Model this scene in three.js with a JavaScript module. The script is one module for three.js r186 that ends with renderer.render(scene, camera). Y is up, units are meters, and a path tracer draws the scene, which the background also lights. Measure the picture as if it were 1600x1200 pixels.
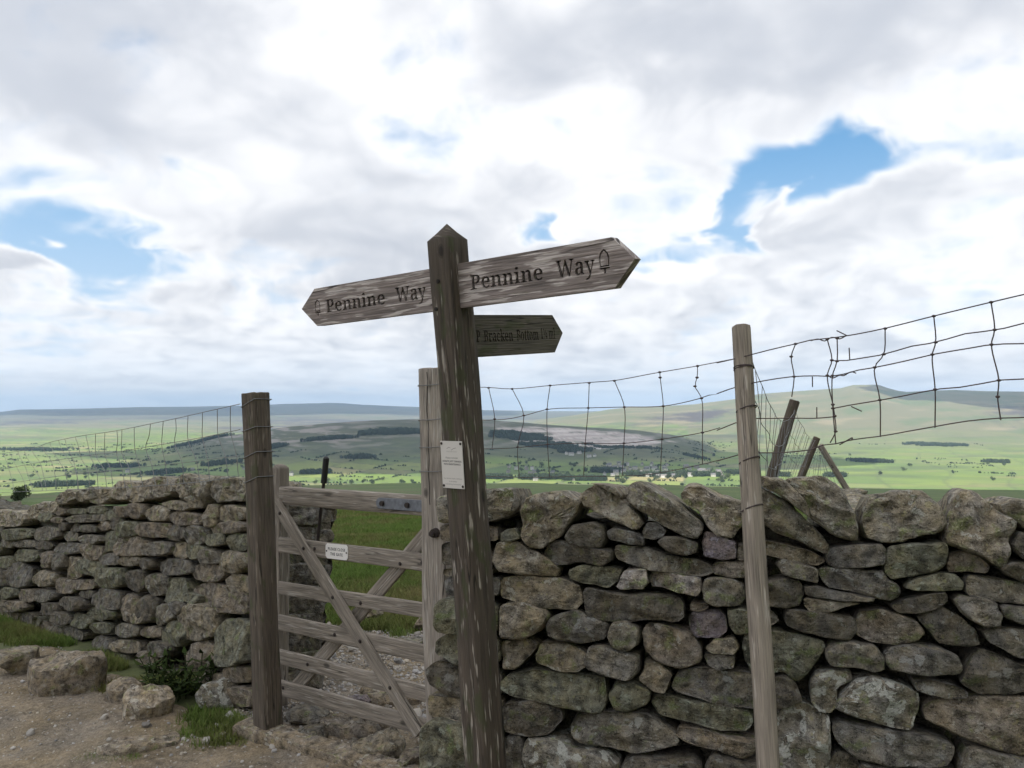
import * as THREE from 'three';
import { FontLoader } from 'three/addons/loaders/FontLoader.js';
import { mergeGeometries, mergeVertices, toCreasedNormals } from 'three/addons/utils/BufferGeometryUtils.js';

// ---------------------------------------------------------------- camera, sky, sun, exposure
const scene = new THREE.Scene();
const camera = new THREE.PerspectiveCamera(50, 4 / 3, 0.1, 90000);
camera.position.set(0, 1.68, 0);
camera.rotation.x = THREE.MathUtils.degToRad(2.0);
const renderer = new THREE.WebGLRenderer();
renderer.setSize(1024, 768);
renderer.toneMapping = THREE.LinearToneMapping;
renderer.toneMappingExposure = 1.47;
renderer.shadowMap.enabled = true;

const SUN = new THREE.Vector3(-0.5, 1.0, 0.866).normalize();      // from behind the left shoulder, 45 degrees up
const sun = new THREE.DirectionalLight(new THREE.Color(1, 0.95, 0.85), 4.9);
sun.position.copy(SUN).multiplyScalar(6000);
sun.castShadow = true;
sun.shadow.mapSize.set(4096, 4096);
Object.assign(sun.shadow.camera, { left: -9000, right: 9000, top: 9000, bottom: -9000, near: 10, far: 30000 });
scene.add(sun);
scene.fog = new THREE.FogExp2(new THREE.Color(0.50, 0.72, 1.0), 0.00005);

// ---------------------------------------------------------------- noise
function mulberry(a) { return () => { a |= 0; a = a + 0x6D2B79F5 | 0; let t = Math.imul(a ^ a >>> 15, 1 | a); t = t + Math.imul(t ^ t >>> 7, 61 | t) ^ t; return ((t ^ t >>> 14) >>> 0) / 4294967296; }; }
const PERM = new Uint8Array(512), GX = new Float32Array(256), GY = new Float32Array(256);
{
  const r = mulberry(77), p = [...Array(256).keys()];
  for (let i = 255; i > 0; i--) { const j = Math.floor(r() * (i + 1)); [p[i], p[j]] = [p[j], p[i]]; }
  for (let i = 0; i < 512; i++) PERM[i] = p[i & 255];
  for (let i = 0; i < 256; i++) { const a = r() * Math.PI * 2; GX[i] = Math.cos(a); GY[i] = Math.sin(a); }
}
// gradient noise in the plane, about -1 to 1; px, py wrap it (0: no wrap)
function noise2(x, y, px = 0, py = 0) {
  let ix = Math.floor(x), iy = Math.floor(y); const fx = x - ix, fy = y - iy;
  let jx = ix + 1, jy = iy + 1;
  if (px) { ix = ((ix % px) + px) % px; jx = ((jx % px) + px) % px; }
  if (py) { iy = ((iy % py) + py) % py; jy = ((jy % py) + py) % py; }
  const u = fx * fx * fx * (fx * (fx * 6 - 15) + 10), v = fy * fy * fy * (fy * (fy * 6 - 15) + 10);
  const a = PERM[PERM[ix & 255] + (iy & 255)], b = PERM[PERM[jx & 255] + (iy & 255)], c = PERM[PERM[ix & 255] + (jy & 255)], d = PERM[PERM[jx & 255] + (jy & 255)];
  const p = GX[a] * fx + GY[a] * fy, q = GX[b] * (fx - 1) + GY[b] * fy, r = GX[c] * fx + GY[c] * (fy - 1), s = GX[d] * (fx - 1) + GY[d] * (fy - 1);
  const m = p + (q - p) * u, n = r + (s - r) * u;
  return (m + (n - m) * v) * 1.45;
}
function fbm2(x, y, oct, px = 0, py = 0) { let s = 0, a = 0.5, f = 1; for (let i = 0; i < oct; i++) { s += a * noise2(x * f + i * 17.3 * (px ? 0 : 1), y * f + i * 9.1 * (py ? 0 : 1), px * f, py * f); a *= 0.5; f *= 2; } return s; }
function noise3(x, y, z) { return (noise2(x + z * 0.73 + 11.7, y - z * 0.61) + noise2(y + x * 0.31 + 5.1, z + x * 0.57 + 3.3) + noise2(z - y * 0.37 + 8.8, x + y * 0.43 + 1.9)) * 0.6; }
const clamp = (x, a = 0, b = 1) => x < a ? a : x > b ? b : x, lerp = (a, b, t) => a + (b - a) * t;
const smooth = (a, b, x) => { const t = clamp((x - a) / (b - a)); return t * t * (3 - 2 * t); };
function table(T, x) { if (x <= T[0][0]) return T[0][1]; for (let i = 1; i < T.length; i++) if (x <= T[i][0]) return lerp(T[i - 1][1], T[i][1], (x - T[i - 1][0]) / (T[i][0] - T[i - 1][0])); return T[T.length - 1][1]; }
const DEG = Math.PI / 180;

// ---------------------------------------------------------------- the sky: air and broken cumulus, computed for every direction
{
  const W = 3840, H = 1920, data = new Float32Array(W * H * 4);
  // openings and banks: azimuth, elevation, half width, half height (degrees), turn, strength (negative opens blue)
  const banks = [
    [20.4, 15.8, 4.8, 1.9, 4, -0.74], [15.6, 12.8, 1.2, 2.2, 0, -0.55], [18.5, 12.4, 2.6, 1.0, -10, 0.35], [24.5, 13.2, 3.2, 1.4, 0, 0.3], [12.4, 11.2, 2.2, 0.8, 0, -0.35],
    [-27.2, 9.7, 4.4, 1.9, -12, -0.62], [-30.6, 9.4, 2.3, 1.0, 0, 0.8],
    [2.8, 13.0, 1.8, 0.8, -15, -0.42], [3.6, 11.6, 1.3, 0.8, 0, 0.35], [1, 15.2, 4.2, 1.1, 0, 0.15], [20, 26, 14, 4, 0, 0.3], [-16, 19, 5, 3, 0, 0.2],
    [52, 19, 8, 3, 10, -0.7], [-58, 15, 9, 3, -8, -0.75], [84, 34, 10, 5, 20, -0.7], [-98, 28, 11, 5, -10, -0.7], [128, 22, 10, 4, 0, -0.7], [-145, 36, 12, 6, 15, -0.7], [170, 18, 9, 4, 0, -0.6], [-40, 52, 9, 5, 0, -0.5], [40, 60, 9, 5, 30, -0.5],
  ];
  // brighter and greyer parts of the cloud cover (thin and thick cloud)
  const tones = [[-17, 22, 6, 7, 20, 0.28], [-29, 22.5, 11, 5, 0, -0.75], [-26, 16, 6, 3, -20, -0.16], [20, 24, 16, 4, 0, -0.42], [2, 25, 8, 3, 0, -0.2], [-9, 11.5, 9, 4, 0, -0.4], [-20, 18, 4, 4, 0, 0.12], [4, 18, 6, 3, 0, 0.25], [28, 10, 5, 3, 0, 0.25], [10, 8, 8, 3, 0, 0.1],
    [-60, 30, 20, 8, 0, -0.3], [70, 25, 20, 8, 0, -0.25], [110, 30, 20, 9, 0, 0.2], [-120, 25, 20, 8, 0, 0.15], [150, 35, 20, 10, 0, -0.3], [-170, 20, 15, 7, 0, -0.1]];
  const blob = (list, az, el) => { let s = 0; for (const [a, e, w, h, t, k] of list) { let x = az - a; if (x > 180) x -= 360; if (x < -180) x += 360; x *= Math.cos(e * DEG); if (Math.abs(x) > w * 3.5 + h * 3) continue; const y = el - e, c = Math.cos(t * DEG), d = Math.sin(t * DEG), X = (x * c + y * d) / w, Y = (y * c - x * d) / h, q = X * X + Y * Y; if (q < 9) s += k * Math.exp(-q * q * 0.35 - q * 0.4); } return s; };
  const puff = (x, y, oct) => { let s = 0, a = 0.5, f = 1; for (let i = 0; i < oct; i++) { s += a * (0.42 - Math.abs(noise2(x * f + i * 31.7, y * f + i * 13.9)) * 1.25); a *= 0.52; f *= 2.03; } return s; };
  const rowsFrom = H / 2 - 6;
  for (let row = rowsFrom; row < H; row++) {
    const up = ((row + 0.5) / H - 0.5) * Math.PI, dy = Math.sin(up), ch = Math.cos(up), el = up / DEG, k = 1 / (Math.max(dy, 0) + 0.11);
    const blueR = lerp(0.50, 0.090, smooth(0, 22, el)), blueG = lerp(0.63, 0.235, smooth(0, 24, el)), blueB = lerp(0.76, 0.43, smooth(0, 28, el));
    const low = smooth(9, 0.5, el), hi = smooth(0, 6, el);
    for (let col = 0; col < W; col++) {
      const t = ((col + 0.5) / W - 0.5) * 2 * Math.PI, dx = Math.cos(t) * ch, dz = Math.sin(t) * ch, az = Math.atan2(dx, -dz) / DEG;
      const X = dx * k * 1.25 + 3.1, Y = dz * k * 1.25 + 7.7;
      const wx = fbm2(X * 1.4, Y * 1.4, 3), wy = fbm2(X * 1.4 + 40, Y * 1.4 + 9, 3);
      const edge = fbm2(az * 0.30 + wx * 1.2, el * 0.42 + wy * 1.2, 5);
      const a2 = az + edge * 3.6, e2 = el + wx * 1.5 + edge * 1.8;
      const bank = blob(banks, a2, e2);
      const pu = X * 1.3 + wx * 0.35, pv = Y * 1.3 + wy * 0.35, au = az * 0.085 + wx * 0.25, av = el * 0.115 + wy * 0.25;
      const d0 = puff(pu, pv, 6), d0s = puff(pu, pv, 3), d1 = puff(pu - 0.05 * dx * k - 0.06, pv + 0.09, 3);
      const ang = puff(au, av, 7), angS = puff(au, av, 4), angL = puff(au - 0.07, av + 0.13, 4);
      const heap = el < 15 ? smooth(15, 7, el) * smooth(0.2, 2.2, el) : 0, hu = az * 0.20 + wx * 0.3, hv = Math.log(el + 1.5) * 2.1 + wy * 0.3, h0 = heap ? puff(hu, hv, 6) : 0, h1 = heap ? puff(hu - 0.10, hv + 0.20, 5) : 0;
      const dens = 0.44 + h0 * heap * 0.35 + d0 * 0.5 + ang * 0.55 + bank * 1.2 + low * 0.06, body = 0.44 + d0s * 0.5 + angS * 0.55 + bank * 0.9;
      const alpha = Math.pow(smooth(-0.06, 0.54, dens), 1.3) * lerp(0.86, 1, hi);
      const relief = (d0s - d1) * 0.5 + (angS - angL) * 1.25 + (ang - angS) * 0.8 + (h0 - h1) * heap * 1.1;
      let tone = 0.96 - 0.66 * smooth(0.30, 0.82, body) * lerp(0.75, 1, hi) + relief * lerp(0.3, 0.62, hi) + blob(tones, a2, e2) * 1.0 + fbm2(az * 0.06 + 3 + wx, el * 0.10, 3) * 0.4 + low * fbm2(az * 0.12, el * 1.6 + wx, 4) * 0.55;
      tone = 0.5 + 0.5 * Math.tanh((tone - 0.5) * 1.9); const cs = dx * SUN.x + dy * SUN.y + dz * SUN.z, glow = 1 + 1.15 * Math.exp(-Math.acos(clamp(cs, -1, 1)) / 0.62);
      const R = lerp(0.40, 0.815, tone) * glow, G = lerp(0.425, 0.81, tone) * glow, B = lerp(0.475, 0.81, tone) * glow;
      const i = (row * W + col) * 4;
      data[i] = lerp(blueR, R, alpha); data[i + 1] = lerp(blueG, G, alpha); data[i + 2] = lerp(blueB, B, alpha); data[i + 3] = 1;
    }
  }
  for (let row = 0; row < rowsFrom; row++) for (let col = 0; col < W; col++) { const i = (row * W + col) * 4; data[i] = 0.30; data[i + 1] = 0.32; data[i + 2] = 0.30; data[i + 3] = 1; }
  const skyTexture = new THREE.DataTexture(data, W, H, THREE.RGBAFormat, THREE.FloatType);
  skyTexture.mapping = THREE.EquirectangularReflectionMapping;
  skyTexture.magFilter = skyTexture.minFilter = THREE.LinearFilter;
  skyTexture.needsUpdate = true;
  scene.background = skyTexture;
  scene.environment = skyTexture;
}
console.log('sky');

// ---------------------------------------------------------------- helpers: names, things, parts
const taken = new Map();
function numbered(name) { const n = taken.get(name) ?? 0; taken.set(name, n + 1); return n ? name + '_' + String(n).padStart(3, '0') : name; }
function shade(o) { o.traverse((c) => { if (c.isMesh) { c.castShadow = true; c.receiveShadow = true; } }); return o; }
function tag(o, label, category, group) { o.userData.label = label; o.userData.category = category; if (group) o.userData.group = group; return o; }
function thing(name, label, category, at = [0, 0, 0], group) { const o = new THREE.Group(); o.name = numbered(name); o.position.set(...at); tag(o, label, category, group); scene.add(o); return o; }
function part(name, geometry, material, parent) { const m = new THREE.Mesh(geometry, material); m.name = name; m.castShadow = m.receiveShadow = true; parent.add(m); return m; }
function whole(name, geometry, material, label, category, group) { const m = part(numbered(name), geometry, material, scene); return tag(m, label, category, group); }
function structure(name, geometry, material) { const m = part(name, geometry, material, scene); m.userData.kind = 'structure'; return m; }
function partNumbers(parent) { const n = new Map(); for (const c of parent.children) { const k = n.get(c.name) ?? 0; n.set(c.name, k + 1); if (k) c.name += '_' + String(k).padStart(3, '0'); } }
const V = (x, y, z) => new THREE.Vector3(x, y, z);

// ---------------------------------------------------------------- computed textures (what surfaces are made of)
function texture(w, h, f, srgb = true) {
  const d = new Uint8Array(w * h * 4), o = [0, 0, 0];
  for (let y = 0; y < h; y++) for (let x = 0; x < w; x++) {
    f((x + 0.5) / w, (y + 0.5) / h, o); const i = (y * w + x) * 4;
    for (let c = 0; c < 3; c++) { let v = clamp(o[c]); if (srgb) v = v <= 0.0031308 ? v * 12.92 : 1.055 * Math.pow(v, 1 / 2.4) - 0.055; d[i + c] = v * 255 + 0.5; }
    d[i + 3] = 255;
  }
  const t = new THREE.DataTexture(d, w, h, THREE.RGBAFormat);
  t.wrapS = t.wrapT = THREE.RepeatWrapping; t.magFilter = THREE.LinearFilter; t.minFilter = THREE.LinearMipmapLinearFilter; t.generateMipmaps = true;
  if (srgb) t.colorSpace = THREE.SRGBColorSpace;
  t.needsUpdate = true; return t;
}
function scaled(t, sx, sy) { const c = t.clone(); c.repeat.set(1 / sx, 1 / sy); c.needsUpdate = true; return c; }
// gritstone: mottled olive grey brown, crystals, dark stains, pale crusts of lichen. One tile is 0.6 m.
function stoneMap(crust, moss) {
  return texture(1024, 1024, (u, v, o) => {
    const big = fbm2(u * 5, v * 5, 4, 5, 5), mid = fbm2(u * 17, v * 17, 4, 17, 17), fine = noise2(u * 210, v * 210, 210, 210), grit = noise2(u * 420, v * 420, 420, 420), bed = fbm2(u * 4, v * 40, 3, 4, 40);
    let t = 0.212 + big * 0.13 + mid * 0.22 + fine * 0.07 + grit * 0.08 + bed * 0.06;
    t *= 1 - 0.5 * smooth(0.16, 0.42, fbm2(u * 9 + 0.37, v * 9, 4, 9, 9));
    const warm = clamp(0.5 + fbm2(u * 7, v * 7 + 0.61, 3, 7, 7) * 1.6);
    o[0] = t * lerp(1.09, 1.21, warm); o[1] = t * lerp(1.01, 1.02, warm); o[2] = t * lerp(0.90, 0.72, warm);
    const g = smooth(moss, moss + 0.22, fbm2(u * 6 + 0.2, v * 6 + 0.4, 5, 6, 6) + mid * 0.25);
    o[0] = lerp(o[0], t * 0.86, g); o[1] = lerp(o[1], t * 0.92, g); o[2] = lerp(o[2], t * 0.46, g);
    const c = smooth(crust, crust + 0.07, fbm2(u * 11, v * 11 + 0.3, 5, 11, 11) + fine * 0.07) * clamp(0.75 + grit * 0.5);
    const pale = crust < 0.2 ? 0.56 : 0.44; o[0] = lerp(o[0], pale, c); o[1] = lerp(o[1], pale * 0.99, c); o[2] = lerp(o[2], pale * 0.9, c);
    const sp = smooth(0.42, 0.62, noise2(u * 95 + 0.3, v * 95, 95, 95) + mid * 0.5) * 0.65; o[0] = lerp(o[0], 0.40, sp); o[1] = lerp(o[1], 0.385, sp); o[2] = lerp(o[2], 0.32, sp);
    const pit = smooth(0.45, 0.62, noise2(u * 70, v * 70 + 0.6, 70, 70) - mid * 0.4) * 0.55; o[0] *= 1 - pit; o[1] *= 1 - pit; o[2] *= 1 - pit;
    const y = smooth(0.34, 0.42, fbm2(u * 13 + 0.7, v * 13 + 0.1, 4, 13, 13)) * 0.5;
    o[0] = lerp(o[0], 0.34, y); o[1] = lerp(o[1], 0.31, y); o[2] = lerp(o[2], 0.15, y);
  });
}
const stonePlain = scaled(stoneMap(0.27, 0.20), 0.6, 0.6), stoneCrust = scaled(stoneMap(0.06, 0.25), 0.6, 0.6);
const stoneBump = scaled(texture(1024, 1024, (u, v, o) => { const t = 0.5 + fbm2(u * 9, v * 9, 5, 9, 9) * 0.34 + fbm2(u * 60, v * 60, 3, 60, 60) * 0.26 + noise2(u * 300, v * 300, 300, 300) * 0.09 - 0.3 * smooth(0.3, 0.5, fbm2(u * 30 + 0.4, v * 30, 3, 30, 30)); o[0] = o[1] = o[2] = t; }, false), 0.6, 0.6);
function stoneMat(r, g, b, crust = false) { return new THREE.MeshStandardMaterial({ color: new THREE.Color().setRGB(r, g, b), map: crust ? stoneCrust : stonePlain, bumpMap: stoneBump, bumpScale: 0.028, roughness: 0.95 }); }
const STONES = [stoneMat(0.86, 0.85, 0.84), stoneMat(0.7, 0.7, 0.72), stoneMat(1.08, 1.02, 0.93), stoneMat(0.76, 0.80, 0.70), stoneMat(0.92, 0.85, 0.80), stoneMat(0.56, 0.54, 0.52)];
const STONE_CRUST = stoneMat(1, 1, 1, true), STONE_PALE = stoneMat(1.55, 1.5, 1.6), STONE_PURPLE = stoneMat(0.92, 0.86, 1.1), STONE_COPE = [stoneMat(1.22, 1.17, 1.12), stoneMat(1.06, 1.04, 1.0), stoneMat(1.4, 1.34, 1.26)];
const STONE_FILL = stoneMat(0.62, 0.62, 0.6), STONE_PATH = stoneMat(1.2, 1.1, 1.02);

// weathered timber, grain along v. One tile is 0.5 m across, 2 m along.
function timberMap(dark, pale, amount, moss, seed) {
  return scaled(texture(512, 1280, (u, v, o) => {
    const g1 = fbm2(u * 26, v * 9, 4, 26, 9), g2 = noise2(u * 90, v * 14, 90, 14), g3 = noise2(u * 180, v * 30, 180, 30), big = fbm2(u * 3 + seed, v * 5, 3, 3, 5);
    const flake = smooth(amount, amount + 0.16, fbm2(u * 34 + seed, v * 13 + seed, 4, 34, 13) + big * 0.35 + g2 * 0.08);
    const crack = smooth(0.76, 0.95, 1 - Math.abs(noise2(u * 22 + seed, v * 3.0, 22, 3) + g1 * 0.2) * 3.2) * smooth(-0.05, 0.2, big);
    let t = 1 + g1 * 0.55 + g2 * 0.22 + g3 * 0.16 + big * 0.4;
    t *= 1 - 0.72 * crack; for (const [ku, kv] of [[0.13, 0.21], [0.62, 0.47], [0.35, 0.78], [0.86, 0.9]]) { const d = Math.hypot((u - ku) * 0.5 / 0.011, (v - kv) * 2 / 0.02) + g1 * 0.4; if (d < 1.6) t *= lerp(0.35, 1, smooth(0.5, 1.6, d)) * (1 + 0.15 * Math.sin(d * 14)); }
    for (let c = 0; c < 3; c++) o[c] = lerp(dark[c] * t, pale[c] * (0.85 + g2 * 0.25 + g3 * 0.25), flake * (1 - crack));
    const m = smooth(moss, moss + 0.25, fbm2(u * 8 + 0.3, v * 14 + seed, 5, 8, 14));
    o[0] = lerp(o[0], 0.062, m * 0.75); o[1] = lerp(o[1], 0.066, m * 0.75); o[2] = lerp(o[2], 0.03, m * 0.75);
  }), 0.5, 2);
}
const timberBump = scaled(texture(512, 1280, (u, v, o) => {
  const g1 = fbm2(u * 26, v * 9, 4, 26, 9), g2 = noise2(u * 90, v * 14, 90, 14), big = fbm2(u * 3, v * 5, 3, 3, 5);
  const crack = smooth(0.78, 0.96, 1 - Math.abs(noise2(u * 22, v * 3.0, 22, 3) + g1 * 0.2) * 3.2) * smooth(-0.05, 0.2, big);
  o[0] = o[1] = o[2] = 0.55 + g1 * 0.3 + g2 * 0.16 - crack * 0.45;
}, false), 0.5, 2);
function timber(dark, pale, amount, moss, seed) { return new THREE.MeshStandardMaterial({ map: timberMap(dark, pale, amount, moss, seed), bumpMap: timberBump, bumpScale: 0.006, roughness: 0.9 }); }
const WOOD_SIGNPOST = timber([0.082, 0.063, 0.048], [0.42, 0.365, 0.315], 0.24, 0.08, 0.1);
const WOOD_FINGER = timber([0.245, 0.20, 0.185], [0.58, 0.505, 0.475], 0.04, 0.45, 0.5);
const WOOD_FINGER_MOSSY = timber([0.10, 0.086, 0.066], [0.17, 0.14, 0.11], 0.3, 0.08, 0.9);
const WOOD_GATEPOST = timber([0.105, 0.082, 0.062], [0.24, 0.20, 0.16], 0.28, 0.15, 0.3);
const WOOD_PALE = timber([0.32, 0.275, 0.235], [0.50, 0.45, 0.40], 0.18, 0.55, 0.7);
const WOOD_GATE = timber([0.245, 0.208, 0.172], [0.42, 0.372, 0.325], 0.2, 0.36, 0.2);
const WOOD_STAKE = timber([0.27, 0.225, 0.182], [0.46, 0.40, 0.34], 0.2, 0.38, 0.6);
const WOOD_GROOVE = timber([0.045, 0.037, 0.032], [0.13, 0.11, 0.10], 0.22, 0.5, 0.4);
const WIRE = new THREE.MeshStandardMaterial({ color: new THREE.Color().setRGB(0.10, 0.075, 0.075), roughness: 0.6, metalness: 0.55 });
const WIRE_GREY = new THREE.MeshStandardMaterial({ color: new THREE.Color().setRGB(0.22, 0.22, 0.22), roughness: 0.55, metalness: 0.6 });
const IRON = new THREE.MeshStandardMaterial({ color: new THREE.Color().setRGB(0.055, 0.042, 0.038), roughness: 0.7, metalness: 0.5, bumpMap: stoneBump, bumpScale: 0.002 });
const STEEL = new THREE.MeshStandardMaterial({ color: new THREE.Color().setRGB(0.24, 0.25, 0.28), roughness: 0.6, metalness: 0.55, map: scaled(texture(256, 256, (u, v, o) => { const t = 0.8 + fbm2(u * 6, v * 6, 4, 6, 6) * 0.4; o[0] = o[1] = o[2] = t; }), 0.15, 0.15) });
const RUBBER = new THREE.MeshStandardMaterial({ color: new THREE.Color().setRGB(0.012, 0.012, 0.013), roughness: 0.5 });

// ---------------------------------------------------------------- shapes
// A squared or round timber along +y from 0 to len: rounded corners, uneven sides. top: 'flat' | 'pyramid' | 'round'
function timberShape({ w, d, len, top = 'flat', seed = 1, rough = 0.003, corner = 0.2, round = false, taper = 0, rise = 0.05, segs }) {
  const N = 24, M = segs ?? Math.max(6, Math.ceil(len / 0.05)), pos = [], uv = [], idx = [], exp = 2 / corner;
  const rim = []; let per = [0];
  for (let i = 0; i <= N; i++) {
    const a = (i / N) * Math.PI * 2 - Math.PI * 0.75, c = Math.cos(a), s = Math.sin(a);
    const r = round ? 1 : 1 / Math.pow(Math.pow(Math.abs(c), exp) + Math.pow(Math.abs(s), exp), 1 / exp);
    rim.push([c * r * w / 2, s * r * d / 2]); if (i) per.push(per[i - 1] + Math.hypot(rim[i][0] - rim[i - 1][0], rim[i][1] - rim[i - 1][1]));
  }
  const rows = []; rows.push([0, 0]);
  for (let j = 0; j <= M; j++) rows.push([j / M * len, 1]);
  if (top === 'pyramid') { rows.push([len + rise * 0.5, 0.52], [len + rise, 0.02]); } else if (top === 'round') { rows.push([len + w * 0.12, 0.93], [len + w * 0.28, 0.7], [len + w * 0.36, 0.35], [len + w * 0.38, 0.01]); } else { rows.push([len + 0.004, 0.93], [len + 0.006, 0.5], [len + 0.005, 0.01]); }
  const topRow = M + 2;
  for (let j = 0; j < rows.length; j++) for (let i = 0; i <= N; i++) {
    const [y, s] = rows[j], k = s * (1 - taper * y / len), ii = i % N;
    let [x, z] = rim[ii]; x *= k; z *= k;
    if (j > 0) { const q = ii / N * 40; const n = noise3(Math.cos(ii / N * 6.283) * 2.2 + seed * 7.1, y * 1.3 + seed, Math.sin(ii / N * 6.283) * 2.2) * rough * 1.4 + noise2(q * 0.9 + seed * 3, y * 2 + seed) * rough; const l = Math.hypot(rim[ii][0], rim[ii][1]) || 1; x += rim[ii][0] / l * n * Math.min(1, s * 1.5); z += rim[ii][1] / l * n * Math.min(1, s * 1.5); }
    const yy = j >= topRow ? y + noise2(rim[ii][0] * s * 30 + seed, rim[ii][1] * s * 30) * rough * 1.2 : y;
    pos.push(x, yy, z); uv.push(per[i] * (j >= topRow ? Math.max(s, 0.2) : 1) + seed * 0.137, y + seed * 0.31 + (j >= topRow ? (1 - s) * 0.1 : 0));
  }
  for (let j = 0; j < rows.length - 1; j++) for (let i = 0; i < N; i++) { const a = j * (N + 1) + i, b = a + 1, c = a + N + 1, e = c + 1; idx.push(a, c, b, b, c, e); }
  return finish(pos, uv, idx);
}
function finish(pos, uv, idx) {
  const g = new THREE.BufferGeometry();
  g.setAttribute('position', new THREE.Float32BufferAttribute(pos, 3)); g.setAttribute('uv', new THREE.Float32BufferAttribute(uv, 2)); g.setIndex(idx);
  // smooth normals across the seam of equal positions
  const key = new Map(), p = g.attributes.position; g.computeVertexNormals(); const n = g.attributes.normal, acc = new Map();
  for (let i = 0; i < p.count; i++) { const k = p.getX(i).toFixed(5) + ',' + p.getY(i).toFixed(5) + ',' + p.getZ(i).toFixed(5); key.set(i, k); const a = acc.get(k) ?? [0, 0, 0]; a[0] += n.getX(i); a[1] += n.getY(i); a[2] += n.getZ(i); acc.set(k, a); }
  for (let i = 0; i < p.count; i++) { const a = acc.get(key.get(i)), l = Math.hypot(...a) || 1; n.setXYZ(i, a[0] / l, a[1] / l, a[2] / l); }
  return g;
}
// move a +y timber so that it runs from A to B with its z face towards n
function between(g, A, B, n) {
  const y = B.clone().sub(A).normalize(), z = n.clone().addScaledVector(y, -n.dot(y)).normalize(), x = new THREE.Vector3().crossVectors(y, z);
  g.applyMatrix4(new THREE.Matrix4().makeBasis(x, y, z).setPosition(A)); return g;
}
// uv in metres, each face seen along its main axis
function boxUV(g, ou, ov) {
  const P = g.attributes.position, uv = new Float32Array(P.count * 2), A = V(0, 0, 0), B = V(0, 0, 0), C = V(0, 0, 0), n = V(0, 0, 0), m = V(0, 0, 0);
  for (let i = 0; i < P.count; i += 3) { A.fromBufferAttribute(P, i); B.fromBufferAttribute(P, i + 1); C.fromBufferAttribute(P, i + 2); n.subVectors(B, A).cross(m.subVectors(C, A)); const ax = Math.abs(n.x), ay = Math.abs(n.y), az = Math.abs(n.z); [A, B, C].forEach((q, k) => { uv[(i + k) * 2] = (ax > ay && ax > az ? q.z : q.x) + ou; uv[(i + k) * 2 + 1] = (ay >= ax && ay >= az ? q.z : q.y) + ov; }); }
  g.setAttribute('uv', new THREE.BufferAttribute(uv, 2)); return g;
}
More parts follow.
